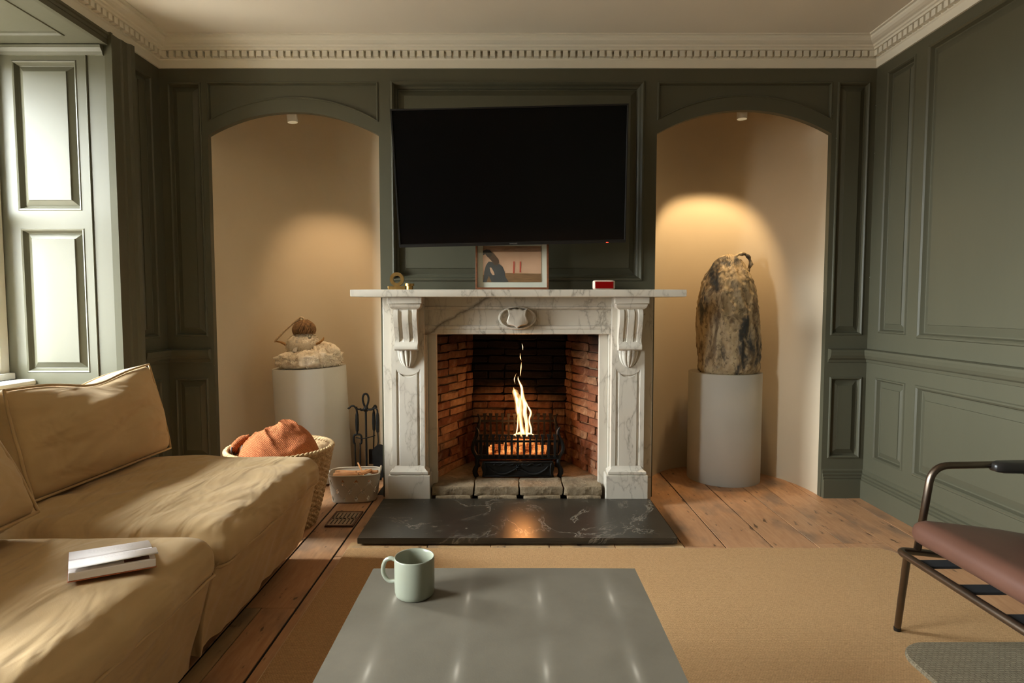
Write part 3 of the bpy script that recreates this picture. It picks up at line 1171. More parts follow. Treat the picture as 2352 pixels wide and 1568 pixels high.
for (a, b) in ((-0.418, -0.20), (-0.195, 0.035), (0.04, 0.262), (0.267, 0.468)):
    rough_block(a, 3.035, 0.048, b, 3.25, FZ + 0.002, 'hearth_stone', fire, M['stone'])
    rough_block(a + 0.02, 3.02, 0.010, b - 0.01, 3.23, 0.052, 'hearth_stone', fire, M['stone'], 0.008)
rough_block(-0.42, 3.25, 0.05, 0.02, FY1, FZ, 'hearth_stone', fire, M['stone'], 0.003)
rough_block(0.024, 3.25, 0.05, 0.48, FY1, FZ, 'hearth_stone', fire, M['stone'], 0.003)
MB().box(-0.62, FY1 + 0.05, -0.12, 0.68, FY1 + 0.12, FT).box(-0.66, D + 0.01, -0.12, -0.475, FY1 + 0.1, FT).box(0.545, D + 0.01, -0.12, 0.72, FY1 + 0.1, FT).build('chimney_core', M['void'], fire)

# ------------------------------------------------------------------ marble chimneypiece
FC = 0.031
mant = thing('fireplace_surround', 'veined white marble fireplace surround with carved corbels and thick shelf', 'fireplace')
mb = rounded_box(0.826, 0.12, 0.019, 0.006, (20, 6, 4))
o = mb.build('mantel_shelf', M['marble'], mant, smooth='auto')
o.location = (FC, 3.048, 1.092)
# back slab (two uprights) and recessed slips
for s in (-1, 1):
    def bx(u0, y0, z0, u1, y1, z1, m=None, s=s):
        m = m or MB()
        a, b = FC + s * u0, FC + s * u1
        return m.box(min(a, b), y0, z0, max(a, b), y1, z1)
    bx(0.700, 3.085, 0.0, 0.470, D - 0.002, 1.073).build('jamb_slab', M['marble'], mant, bevel=0.003)
    bx(0.4695, 3.105, 0.0, 0.425, 3.14, 0.885).build('slip', M['marble'], mant, bevel=0.002)
    # pilaster with a sunk panel that has a scooped head
    jamb = bx(0.648, 3.04, 0.19, 0.480, 3.09, 1.07)
    cu = FC + s * 0.564
    pz0, pz1 = 0.205, 0.712
    hw = 0.062
    jm = MB()
    # face built as frame around the panel outline
    K = 16

    def head(hw, zt, dip, K=K):
        pts = []
        for i in range(K + 1):
            t = -1 + 2 * i / K
            pts.append((t * hw, zt - dip * math.sqrt(max(0.0, 1 - t * t * 0.98))))
        return pts
    ring0 = [(-hw, pz0)] + [(hw, pz0)] + list(reversed(head(hw, pz1, 0.036)))
    yy = 3.04
    def outl(ins, d):
        w = hw - ins
        return [(cu - w, yy + d, pz0), (cu + w, yy + d, pz0)] + [(cu + u, yy + d, v) for u, v in reversed(head(w, pz1 - ins * 0.8, 0.036))]
    jm.loft([outl(0, 0), outl(0.003, 0.005), outl(0.009, 0.007), outl(0.013, 0.005), outl(0.015, 0.001), outl(0.017, 0.0)], False, True)
    # surrounding face
    pw0, pw1 = cu - 0.084, cu + 0.084
    jm.quad((pw0, yy, 0.19), (cu - hw, yy, 0.19), (cu - hw, yy, pz1), (pw0, yy, pz1))
    jm.quad((cu + hw, yy, 0.19), (pw1, yy, 0.19), (pw1, yy, pz1), (cu + hw, yy, pz1))
    jm.quad((cu - hw, yy, 0.19), (cu + hw, yy, 0.19), (cu + hw, yy, pz0), (cu - hw, yy, pz0))
    hd = head(hw, pz1, 0.036)
    for i in range(K):
        jm.quad((cu + hd[i][0], yy, hd[i][1]), (cu + hd[i + 1][0], yy, hd[i + 1][1]), (cu + hd[i + 1][0], yy, pz1 + 0.0), (cu + hd[i][0], yy, pz1))
    jm.quad((pw0, yy, pz1), (pw1, yy, pz1), (pw1, yy, 1.07), (pw0, yy, 1.07))
    jm.quad((pw0, yy, 0.19), (pw0, 3.09, 0.19), (pw0, 3.09, 1.07), (pw0, yy, 1.07))
    jm.quad((pw1, yy, 0.19), (pw1, 3.09, 0.19), (pw1, 3.09, 1.07), (pw1, yy, 1.07))
    pil = jm.build('pilaster', M['marble'], mant)
    # plinth with moulded cap
    bx(0.668, 3.016, 0.0, 0.452, 3.10, 0.160).build('plinth', M['marble'], mant, bevel=0.003)
    m = MB()
    prof = [(0.0, 0.159), (0.006, 0.166), (0.006, 0.178), (-0.004, 0.184), (-0.012, 0.192), (-0.018, 0.204)]
    rings = []
    for e, z in prof:
        a, b = FC + s * (0.652 + e), FC + s * (0.468 - e)
        x0, x1 = min(a, b), max(a, b)
        rings.append([(x0, 3.022 - e, z), (x1, 3.022 - e, z), (x1, 3.09, z), (x0, 3.09, z)])
    m.loft(rings)
    m.build('plinth_cap', M['marble'], mant, smooth='auto')
    # corbel: capping block, fluted scroll and a husk leaf
    cb = bx(0.650, 2.955, 1.040, 0.478, 3.06, 1.073)
    prof = [(0.080, 2.962, 1.040), (0.080, 2.962, 1.034), (0.076, 2.968, 1.022), (0.064, 2.980, 1.012)]
    cb.loft([[(cu - w, y, z), (cu + w, y, z), (cu + w, 3.06, z), (cu - w, 3.06, z)] for w, y, z in prof])
    cbo = cb.build('corbel_block', M['marble'], mant, smooth='auto', bevel=0.002)
    # scroll profile (y,z)
    sc = [(2.982, 1.012), (2.972, 1.000), (2.969, 0.980), (2.972, 0.955), (2.982, 0.925), (2.995, 0.895), (3.003, 0.868), (3.005, 0.848),
          (2.999, 0.838), (2.990, 0.832), (2.986, 0.822), (2.988, 0.812), (2.996, 0.806), (3.008, 0.804)]
    sw = 0.058
    us = [-sw, -0.044, -0.040, -0.022, -0.018, 0.018, 0.022, 0.040, 0.044, sw]
    us = [-sw, -0.036, -0.033, -0.018, -0.015, 0.015, 0.018, 0.033, 0.036, sw]
    dep = [0, 0, 0.011, 0.011, 0, 0, 0.011, 0.011, 0, 0]
    m = MB()
    rows = []
    for (y, z) in sc:
        fl = 1.0 if 0.852 < z < 1.006 else 0.0
        rows.append([(cu + u, y + d * fl, z) for u, d in zip(us, dep)])
    m.loft(rows, False, False, closed=False)
    for sg in (-1, 1):
        for i in range(len(sc) - 1):
            m.quad((cu + sg * sw, sc[i][0], sc[i][1]), (cu + sg * sw, 3.06, sc[i][1]), (cu + sg * sw, 3.06, sc[i + 1][1]), (cu + sg * sw, sc[i + 1][0], sc[i + 1][1]))
    m.quad((cu - sw, sc[-1][0], sc[-1][1]), (cu + sw, sc[-1][0], sc[-1][1]), (cu + sw, 3.06, sc[-1][1]), (cu - sw, 3.06, sc[-1][1]))
    m.build('scroll', M['marble'], cbo, smooth='auto')
    # husk: fan of lobes meeting at the point below
    m = MB()
    NU, NV = 40, 12
    rings = []
    for j in range(NV + 1):
        t = j / NV
        z = 0.806 - 0.092 * t
        w = 0.050 * math.sqrt(max(0.0, 1 - t ** 2.2)) + 0.001
        row = []
        for i in range(NU + 1):
            q = -1 + 2 * i / NU
            lob = abs(math.sin(PI * (q * 2.0 + 0.5))) ** 0.6
            bulge = 0.030 * math.sqrt(max(0.0, 1 - q * q)) * (1 - t * 0.75) + 0.010 * lob * (1 - t * 0.6) * (1 - 0.6 * q * q)
            row.append((cu + q * w, 3.040 - bulge, z))
        rings.append(row)
    m.loft(rings, False, False, closed=False)
    m.add([(p[0], p[1], p[2]) for p in rings[0]] + [(rings[0][-1][0], 3.045, 0.806), (rings[0][0][0], 3.045, 0.806)], [tuple(range(NU + 3))])
    m.build('husk', M['marble'], cbo, smooth=True)
# frieze: mouldings and sunk panel
fr = MB()
FX0, FX1 = FC - 0.480, FC + 0.480
pr = [(3.072, 1.073), (3.072, 1.028), (3.064, 1.024), (3.064, 1.016), (3.072, 1.012), (3.084, 1.008), (3.086, 0.930), (3.074, 0.926), (3.070, 0.920), (3.070, 0.912), (3.074, 0.908), (3.074, 0.886), (3.078, 0.883), (3.14, 0.883), (3.14, 1.073)]
fr.loft([[(FX0, y, z) for y, z in pr], [(FX1, y, z) for y, z in pr]])
fr.build('frieze', M['marble'], mant)
car = MB()
rings = []
for r, y in ((0.098, 3.092), (0.098, 3.060), (0.094, 3.052), (0.088, 3.050), (0.084, 3.056), (0.080, 3.066)):
    rings.append([(FC - 0.004 + r * math.cos(2 * PI * k / 40), y, 0.968 + r * 0.62 * math.sin(2 * PI * k / 40)) for k in range(40)])
car.loft(rings)
caro = car.build('cartouche', M['marble'], mant, smooth='auto')
sh_o = [(-0.052, 0.052), (-0.030, 0.044), (-0.014, 0.052), (0.0, 0.046), (0.014, 0.052), (0.030, 0.044), (0.052, 0.052), (0.046, 0.034), (0.044, 0.016), (0.050, -0.004), (0.056, -0.022), (0.050, -0.036), (0.034, -0.040), (0.016, -0.044), (0.0, -0.056), (-0.016, -0.044), (-0.034, -0.040), (-0.050, -0.036), (-0.056, -0.022), (-0.050, -0.004), (-0.044, 0.016), (-0.046, 0.034)]
sm = MB()
rings = [[(FC - 0.004 + u * k, y - 0.010 * (1 - (u / 0.056) ** 2) * q, 0.968 + v * k * 0.92) for u, v in sh_o] for k, y, q in ((1.0, 3.07, 0), (1.0, 3.044, 0.3), (0.95, 3.036, 0.3), (0.88, 3.033, 0.3))]
sm.loft(rings)
sm.build('shield', M['marble'], caro, smooth='auto')
rebase(mant, (FC, 3.1, 0.0))

slab = tag(rounded_box(0.686, 0.262, 0.014, 0.004, (10, 6, 3)).build('hearth_slab', M['slate'], None, smooth='auto'),
           'dark veined slate hearth slab on the floor before the fireplace', 'hearth')
slab.location = (0.023, 2.757, 0.0265)
MB().box(-0.63, 2.54, 0.0, 0.67, 3.02, 0.0125).build('slab_bed', M['soil'], floor)

# ------------------------------------------------------------------ fire grate with the fire in it
GX, GY, GZ = 0.032, 3.315, FZ + 0.002
gr = thing('fire_grate', 'black cast iron dog grate basket with ornamented ash front in the hearth', 'grate')
def gp(u, y, z): return (GX + u, GY + y, GZ + z)
HWg = 0.225
bar_b = MB()
z0, z1, zt = 0.105, 0.205, 0.218
bar_b.box(-HWg, -0.110, 0.100, HWg, -0.095, 0.122)
bar_b.box(-HWg, -0.112, 0.192, HWg, -0.098, 0.204)
bar_b.build('front_rail', M['iron'], gr).location = (GX, GY, GZ)
bar_b = MB()
bar_b.box(-HWg, 0.095, 0.100, HWg, 0.11, 0.122)
bar_b.box(-HWg, 0.098, 0.262, HWg, 0.110, 0.274)
bar_b.build('back_rail', M['iron'], gr).location = (GX, GY, GZ)


def bar_mesh(h, w):
    m = MB()
    prof = [(w * 0.75, 0.0), (w * 0.5, h * 0.10), (w * 0.8, h * 0.4), (w * 0.5, h * 0.78), (w * 0.55, h * 0.86), (w * 1.15, h * 0.97), (w * 1.15, h)]
    m.loft([[(-a, -0.006, z), (a, -0.006, z), (a, 0.006, z), (-a, 0.006, z)] for a, z in prof])
    return m


first = None
for i in range(13):
    u = -0.200 + 0.400 * i / 12
    o = bar_mesh(0.125, 0.0095).build('front_bar', M['iron'], gr) if first is None else first.copy()
    if first is not None:
        C.objects.link(o)
    first = first or o
    o.location = gp(u, -0.114, 0.112)
first = None
for i in range(12):
    u = -0.19 + 0.38 * i / 11
    o = bar_mesh(0.20, 0.009).build('back_bar', M['iron'], gr) if first is None else first.copy()
    if first is not None:
        C.objects.link(o)
    first = first or o
    o.location = gp(u, 0.104, 0.112)
for s in (-1, 1):
    # corner legs: curved iron scrolls with a leafy top
    MB().tube([(s * 0.225, -0.10, 0.0), (s * 0.235, -0.10, 0.03), (s * 0.222, -0.10, 0.07), (s * 0.226, -0.10, 0.11), (s * 0.245, -0.10, 0.15), (s * 0.240, -0.10, 0.19), (s * 0.222, -0.10, 0.225), (s * 0.218, -0.10, 0.25), (s * 0.230, -0.10, 0.275)],
              [0.013, 0.015, 0.011, 0.011, 0.012, 0.011, 0.009, 0.008, 0.004], 8).build('leg', M['iron'], gr, smooth=True).location = (GX, GY, GZ)
    MB().tube([(s * 0.225, 0.10, 0.0), (s * 0.235, 0.10, 0.03), (s * 0.222, 0.10, 0.07), (s * 0.226, 0.10, 0.11), (s * 0.240, 0.10, 0.16), (s * 0.225, 0.10, 0.24), (s * 0.218, 0.10, 0.28), (s * 0.230, 0.10, 0.31)],
              [0.013, 0.015, 0.011, 0.011, 0.012, 0.010, 0.008, 0.004], 8).build('leg', M['iron'], gr, smooth=True).location = (GX, GY, GZ)
    m = MB()
    for k in range(6):
        y = -0.09 + 0.18 * k / 5
        m.box(s * 0.222 - 0.005, y - 0.007, 0.11, s * 0.222 + 0.005, y + 0.007, 0.235 + 0.02 * (k % 2))
    m.box(s * 0.222 - 0.006, -0.1, 0.19, s * 0.222 + 0.006, 0.1, 0.203)
    m.build('side_bars', M['iron'], gr).location = (GX, GY, GZ)
m = MB()
for k in range(10):
    m.box(-0.21, -0.09 + 0.02 * k - 0.004, 0.100, 0.21, -0.09 + 0.02 * k + 0.004, 0.110)
m.build('fire_bed', M['iron'], gr).location = (GX, GY, GZ)
# ash front with swag relief
m = MB()
HWf = 0.195
def af(u, v, d): return (u, -0.128 + d, v)
m.prism([(-HWf, 0.004), (HWf, 0.004), (HWf - 0.004, 0.03), (HWf + 0.004, 0.06), (HWf - 0.004, 0.092), (-HWf + 0.004, 0.092), (-HWf - 0.004, 0.06), (-HWf + 0.004, 0.03)], af, 0, 0.014)
ash = m.build('ash_front', M['iron'], gr, bevel=0.002)
ash.location = (GX, GY, GZ)
m = MB()
for s in (-1, 1):
    m.tube([(s * 0.006, -0.130, 0.055), (s * 0.03, -0.131, 0.040), (s * 0.07, -0.132, 0.024), (s * 0.11, -0.132, 0.026), (s * 0.145, -0.131, 0.045), (s * 0.165, -0.130, 0.066)], [0.004, 0.005, 0.007, 0.007, 0.005, 0.003], 6)
    m.tube([(s * 0.02, -0.130, 0.078), (s * 0.05, -0.131, 0.070), (s * 0.075, -0.131, 0.080), (s * 0.10, -0.131, 0.070), (s * 0.125, -0.131, 0.078), (s * 0.13, -0.130, 0.070)], 0.0035, 6)
    m.tube([(s * 0.182, -0.130, 0.014), (s * 0.176, -0.131, 0.045), (s * 0.182, -0.130, 0.084)], 0.004, 6)
m.tube([(-0.185, -0.130, 0.012), (0.185, -0.130, 0.012)], 0.003, 6)
m.tube([(-0.185, -0.130, 0.086), (0.185, -0.130, 0.086)], 0.003, 6)
m.lathe([(0.0, -0.006), (0.009, -0.003), (0.011, 0.002), (0.0, 0.008)], (0, -0.131, 0.060), 10)
for k in range(6):
    a = k * PI / 3
    m.lathe([(0.0, -0.004), (0.005, 0.0), (0.0, 0.004)], (0.012 * math.cos(a), -0.132, 0.060 + 0.012 * math.sin(a)), 8)
m.build('swag_relief', M['iron'], ash, smooth=True)
rebase(gr, (GX, GY, GZ))

# burning pieces on the bed of the grate
random.seed(11)
lv = [(-0.085, -0.066, 0.124, 0.06, 0.018), (0.080, -0.064, 0.124, -0.05, 0.018), (-0.090, -0.020, 0.124, -0.04, 0.018), (0.085, -0.018, 0.124, 0.05, 0.018),
      (-0.080, 0.030, 0.124, 0.08, 0.018), (0.090, 0.030, 0.124, -0.06, 0.018), (0.000, -0.042, 0.162, 0.10, 0.016), (0.050, 0.006, 0.162, -0.12, 0.016)]
desc = ['glowing log behind the left front bars of the grate', 'glowing log behind the right front bars of the grate', 'ember log second from the front on the left of the grate', 'ember log second from the front on the right of the grate',
        'rearmost left ember log on the grate bed', 'rearmost right ember log on the grate bed', 'burning log on top of the front embers, left under the flame', 'burning log on top of the rear embers, right under the flame']
for (x, y, z, a, r), ds in zip(lv, desc):
    L = 0.075
    pts = [(-L, 0, 0), (-L * 0.4, 0.003, 0.002), (L * 0.3, -0.003, 0), (L, 0, 0.001)]
    o = MB().tube(pts, [r * 0.9, r, r * 0.95, r * 0.8], 8).build('burning_log', M['ember'], None, smooth='auto')
    tag(o, ds, 'firewood', 'burning wood in the grate')
    o.location = (GX + x, GY + y, GZ + z + 0.006)
    o.rotation_euler = (0, 0, a)
fl = thing('fire_flame', 'tall yellow flame rising from the middle of the grate', 'fire')
strands = [
    ([(0.034, 0, 0.0), (0.022, 0, 0.05), (0.012, 0.004, 0.10), (0.008, 0.006, 0.15), (0.000, 0.006, 0.20), (-0.012, 0.004, 0.245), (-0.026, 0.004, 0.272)], [0.040, 0.030, 0.032, 0.042, 0.046, 0.036, 0.003]),
    ([(0.050, 0.01, 0.0), (0.048, 0.01, 0.06), (0.042, 0.008, 0.12), (0.036, 0.006, 0.17), (0.030, 0.004, 0.22), (0.018, 0.002, 0.27), (0.008, 0.0, 0.315), (0.004, 0.0, 0.335)], [0.034, 0.026, 0.030, 0.032, 0.024, 0.016, 0.009, 0.001]),
    ([(-0.008, -0.01, 0.0), (-0.004, -0.01, 0.05), (0.004, -0.008, 0.11), (0.006, -0.006, 0.16), (0.002, -0.004, 0.20)], [0.010, 0.010, 0.012, 0.012, 0.001]),
    ([(0.072, 0.0, 0.0), (0.072, 0.0, 0.04), (0.066, 0.0, 0.09), (0.070, 0.0, 0.13), (0.058, 0.0, 0.17), (0.046, 0, 0.20)], [0.014, 0.012, 0.012, 0.014, 0.010, 0.001]),
    ([(0.010, 0.0, 0.335), (0.018, 0.0, 0.36), (0.022, 0.0, 0.385), (0.018, 0.0, 0.415)], [0.001, 0.007, 0.008, 0.001]),
    ([(-0.012, 0.0, 0.290), (-0.016, 0.0, 0.320), (-0.012, 0.0, 0.350)], [0.001, 0.006, 0.0008]),
    ([(0.017, 0.0, 0.422), (0.013, 0.0, 0.440), (0.017, 0.0, 0.465)], [0.001, 0.008, 0.0008]),
    ([(0.028, 0.0, 0.482), (0.024, 0.0, 0.500), (0.020, 0.0, 0.518)], [0.001, 0.0045, 0.0006]),
    ([(-0.03, 0.0, 0.002), (0.02, 0.0, 0.014), (0.05, 0.0, 0.014), (0.10, 0.0, 0.004)], [0.006, 0.020, 0.020, 0.004]),
]
for pts, rs in strands:
    P = [Vector(p) + Vector((0.004 * math.sin(p[2] * 60 + pts[0][0] * 90), 0, 0)) for p in pts]
    R = rs
    MB().tube(P, R, 16, True, 0.5).build('flame_tongue', M['flame'], fl, smooth=True).location = (GX, GY, GZ + 0.205)
rebase(fl, (GX + 0.03, GY, GZ + 0.205))
lamp('fire_glow', 'POINT', (GX + 0.03, GY - 0.01, GZ + 0.30), 4.6, (1.0, 0.37, 0.09), shadow_soft_size=0.05)
lamp('ember_glow', 'POINT', (GX + 0.02, GY, GZ + 0.195), 0.7, (1.0, 0.26, 0.05), shadow_soft_size=0.05)

# ------------------------------------------------------------------ television
tvt = thing('television', 'large black flat television tilted forward above the mantel shelf', 'television')
W, H = 1.115, 0.640
rounded_box(W / 2, 0.013, H / 2, 0.004, (4, 2, 4)).build('housing', M['black'], tvt, smooth='auto')
MB().box(-W / 2 + 0.008, -0.0145, -H / 2 + 0.016, W / 2 - 0.008, -0.0128, H / 2 - 0.008).build('screen', M['screen'], tvt)
fr = MB()
for (a, b, c, d) in ((-W / 2, -H / 2, -W / 2 + 0.006, H / 2), (W / 2 - 0.006, -H / 2, W / 2, H / 2), (-W / 2, H / 2 - 0.006, W / 2, H / 2), (-W / 2, -H / 2, W / 2, -H / 2 + 0.013)):
    fr.box(a, -0.017, b, c, -0.0125, d)
fr.build('bezel', M['black'], tvt, bevel=0.0015)
rounded_box(0.30, 0.025, 0.20, 0.01, (4, 2, 4)).build('rear_cover', M['black'], tvt, smooth='auto').location = (0, 0.036, -0.05)
tx = bpy.data.curves.new('brand_lettering', 'FONT')
tx.body = 'SAMSUNG'
tx.size = 0.0085
tx.align_x = 'CENTER'
tx.extrude = 0.0003
tmp = bpy.data.objects.new('brand_lettering', tx)
C.objects.link(tmp)
bpy.context.view_layer.update()
me_ = bpy.data.meshes.new_from_object(tmp.evaluated_get(bpy.context.evaluated_depsgraph_get()))
bpy.data.objects.remove(tmp)
me_.materials.clear()
me_.materials.append(M['silver'])
to = bpy.data.objects.new('brand_lettering', me_)
C.objects.link(to)
to.parent = tvt
to.location = (0.005, -0.0173, -H / 2 + 0.003)
to.rotation_euler = (PI / 2, 0, 0)
rounded_box(0.006, 0.002, 0.0025, 0.001, (2, 2, 2)).build('standby_light', M['led'], tvt).location = (W / 2 - 0.09, -0.016, -H / 2 + 0.001)
place(tvt, (-0.005, 2.925, 1.648), (math.radians(10.5), math.radians(-1.3), 0))
br = thing('wall_bracket', 'black steel wall bracket carrying the television', 'bracket')
MB().box(-0.11, D - 0.0, 1.5, 0.11, D + 0.025, 1.78).build('wall_plate', M['iron'], br, bevel=0.003)
MB().tube([(0, D + 0.01, 1.64), (0.05, D - 0.06, 1.64), (0.0, D - 0.150, 1.635)], 0.018, 8).build('arm', M['iron'], br, smooth=True)
rebase(br, (0, D, 1.64))

# ------------------------------------------------------------------ things on the mantel shelf
SZ = 1.1115
pf = thing('picture_frame', 'small wooden framed figure print leaning on the mantel shelf', 'picture')
FW, FH = 0.371, 0.262
m = MB()
for (a, b, c, d) in ((-FW / 2, 0, -FW / 2 + 0.010, FH), (FW / 2 - 0.010, 0, FW / 2, FH), (-FW / 2 + 0.01, 0, FW / 2 - 0.01, 0.010), (-FW / 2 + 0.01, FH - 0.010, FW / 2 - 0.01, FH)):
    m.box(a, -0.012, b, c, 0.016, d)
m.build('frame', M['frame_wood'], pf, bevel=0.001)
MB().box(-FW / 2 + 0.009, 0.002, 0.009, FW / 2 - 0.009, 0.012, FH - 0.009).build('mat_board', M['mat_board'], pf)
px0, px1, pz0, pz1 = -0.148, 0.148, 0.038, 0.224
pr_ = MB().box(px0, 0.0008, pz0, px1, 0.003, pz1).build('print', M['art_pink'], pf)
def flat(poly, y, name, mat):
    def fn(u, v, d): return (px0 + u * (px1 - px0), d, pz0 + v * (pz1 - pz0))
    MB().prism(poly, fn, y, y + 0.0004).build(name, mat, pr_)
flat([(0, 0.84), (1, 0.84), (1, 1), (0, 1)], 0.0004, 'painted_sky', M['art_sky'])
flat([(0.0, 0.0), (1, 0.0), (1, 0.235), (0.42, 0.25), (0.0, 0.2)], 0.0004, 'painted_ground', M['art_ground'])
flat([(0.515, 0.24), (0.54, 0.24), (0.545, 0.57), (0.52, 0.57)], 0.0000, 'painted_post', M['art_red'])
flat([(0.628, 0.27), (0.65, 0.27), (0.655, 0.57), (0.63, 0.57)], 0.0000, 'painted_post', M['art_red'])
flat([(0.0, 0.0), (0.015, 0.12), (0.02, 0.28), (0.05, 0.46), (0.095, 0.565), (0.15, 0.56), (0.20, 0.50), (0.28, 0.50), (0.335, 0.43), (0.375, 0.28), (0.38, 0.16), (0.44, 0.01), (0.38, 0.0), (0.15, 0.0), (0.10, 0.18), (0.06, 0.0)], 0.0000, 'painted_trousers', M['art_dark'])
flat([(0.115, 0.40), (0.145, 0.40), (0.19, 0.27), (0.20, 0.20), (0.17, 0.19), (0.13, 0.28)], -0.0004, 'painted_gap', M['art_pink'])
flat([(0.10, 0.72), (0.15, 0.84), (0.21, 0.74), (0.27, 0.62), (0.275, 0.52), (0.24, 0.47), (0.19, 0.48), (0.15, 0.58), (0.08, 0.70)], -0.0004, 'painted_back', M['art_skin'])
flat([(0.0, 0.74), (0.0, 0.86), (0.06, 0.905), (0.12, 0.88), (0.16, 0.80), (0.14, 0.70), (0.08, 0.69), (0.04, 0.77)], -0.0008, 'painted_head', M['art_hair'])
MB().box(-FW / 2 + 0.009, -0.0070, 0.009, FW / 2 - 0.009, -0.0060, FH - 0.009).build('glazing', M['glass'], pf)
place(pf, (0.0005, 3.03, SZ), (math.radians(-7), 0, 0))

ro = thing('brass_ring_ornament', 'brass ring standing on a square brass block, left end of the mantel', 'ornament')
MB().box(-0.043, -0.022, 0, 0.043, 0.022, 0.017).build('block', M['brass'], ro, bevel=0.001)
m = MB()
rings = []
for k in range(48):
    a = 2 * PI * k / 48
    rings.append([(r * math.cos(a), y, 0.017 + 0.035 + r * math.sin(a)) for r, y in ((0.019, -0.009), (0.0355, -0.009), (0.0355, 0.009), (0.019, 0.009))])
rings.append(rings[0])
m.loft(rings, False, False)
m.build('ring', M['brass'], ro, smooth='auto')
place(ro, (-0.582, 3.035, SZ))
bo = tag(MB().lathe([(0.0, 0), (0.017, 0), (0.017, 0.017), (0.023, 0.018), (0.023, 0.030), (0.0, 0.030)], n=32).build('brass_stub', M['brass'], None, smooth='auto'),
         'small T-shaped brass cylinder beside the brass ring ornament', 'ornament')
bo.location = (-0.516, 3.02, SZ)
ck = thing('digital_clock', 'small cream cased clock with a dark red face on the mantel', 'clock')
rounded_box(0.056, 0.016, 0.0235, 0.010, (8, 4, 8)).build('case', M['clock_body'], ck, smooth=True)
MB().box(-0.046, -0.0172, -0.0185, 0.046, -0.0155, 0.0165).build('face', M['clock_red'], ck, bevel=0.001)
place(ck, (0.463, 3.02, SZ + 0.0235))

# ------------------------------------------------------------------ niches: pedestals, sculptures, spotlights
def pedestal(label, loc, h, tilt):
    p = rounded_box(0.2, 0.2, h / 2, 0.003, (2, 2, 2))
    m = MB().lathe([(0.0, 0.0), (0.207, 0.0), (0.2085, 0.002), (0.2085, h - 0.003), (0.2065, h), (0.0, h)], n=72, cap0=False, cap1=False)
    o = m.build('pedestal', M['pedestal'], None, smooth='auto')
    tag(o, label, 'pedestal')
    o.location = loc
    o.rotation_euler = tilt
    return o


PR = pedestal('white cylindrical pedestal under the clay sculpture in the right niche', (1.268, 3.535, 0.0), 0.640, (0, 0, 0))
PLT = (0, math.radians(-2.4), 0)
PL = pedestal('white cylindrical pedestal leaning slightly in the left niche, under the fleece figure', (-1.172, 3.52, 0.009), 0.662, PLT)

# clay sculpture
sc_ = thing('clay_sculpture', 'tall rugged mottled clay sculpture on the right niche pedestal', 'sculpture')
prof = [(0.0, 0.000), (0.0, 0.158), (0.03, 0.170), (0.10, 0.176), (0.20, 0.181), (0.30, 0.178), (0.40, 0.168), (0.47, 0.157), (0.53, 0.139), (0.585, 0.115), (0.625, 0.090), (0.655, 0.068), (0.675, 0.046), (0.685, 0.022), (0.688, 0.0)]
def pr_at(z):
    for i in range(1, len(prof) - 1):
        if prof[i][0] <= z <= prof[i + 1][0]:
            t = (z - prof[i][0]) / max(1e-6, prof[i + 1][0] - prof[i][0])
            return prof[i][1] * (1 - t) + prof[i + 1][1] * t
    return prof[-1][1]
m = MB()
rings = []
NVv, NUu = 150, 130
ROT = Matrix.Rotation(0.7, 3, 'X') @ Matrix.Rotation(1.1, 3, 'Y') @ Matrix.Rotation(0.5, 3, 'Z')
for j in range(NVv + 1):
    z = 0.688 * (j / NVv) ** 0.96
    r = pr_at(z)
    row = []
    cxs = 0.004 * math.sin(z * 9) + 0.012 * max(0, (0.4 - z)) - 0.02 * (z - 0.35) * (1 if z > 0.35 else 0)
    for k in range(NUu):
        a = 2 * PI * k / NUu
        d = Vector((math.cos(a), math.sin(a), 0))
        q = ROT @ Vector((d.x * 0.17, d.y * 0.17, z * 0.36))
        n1 = fbm(q, 9); n2 = fbm(q + Vector((5, 1, 2)), 26); n3 = fbm(ROT @ Vector((d.x * 0.17, d.y * 0.17, z * 0.7)) + Vector((1, 8, 3)), 64)
        rr = r + (0.014 * n1 + 0.013 * n2 + 0.006 * n3) * min(1.0, r / 0.06) * (0.3 if z < 0.01 else 1.0)
        row.append((cxs + d.x * rr, d.y * rr * 0.94, max(0.0, z + (0.006 * n2 if z > 0.02 else 0))))
    rings.append(row)
m.loft(rings, True, True)
m.build('body', M['rock'], sc_, smooth=True)
pts = [(0.010, -0.02, 0.660), (0.045, -0.02, 0.688), (0.080, -0.02, 0.690), (0.108, -0.02, 0.668), (0.116, -0.02, 0.630), (0.104, -0.02, 0.596), (0.085, -0.02, 0.575)]
P = []
for i in range(len(pts) - 1):
    for k in range(3):
        P.append(Vector(pts[i]).lerp(Vector(pts[i + 1]), k / 3))
P.append(Vector(pts[-1]))
P = [p + Vector((fbm(p, 30), fbm(p + Vector((3, 3, 3)), 30), 0)) * 0.004 for p in P]
MB().tube(P, [0.010 + 0.003 * math.sin(i * 1.7) for i in range(len(P))], 10).build('loop_handle', M['rock'], sc_, smooth=True)
place(sc_, (1.268, 3.500, 0.640))

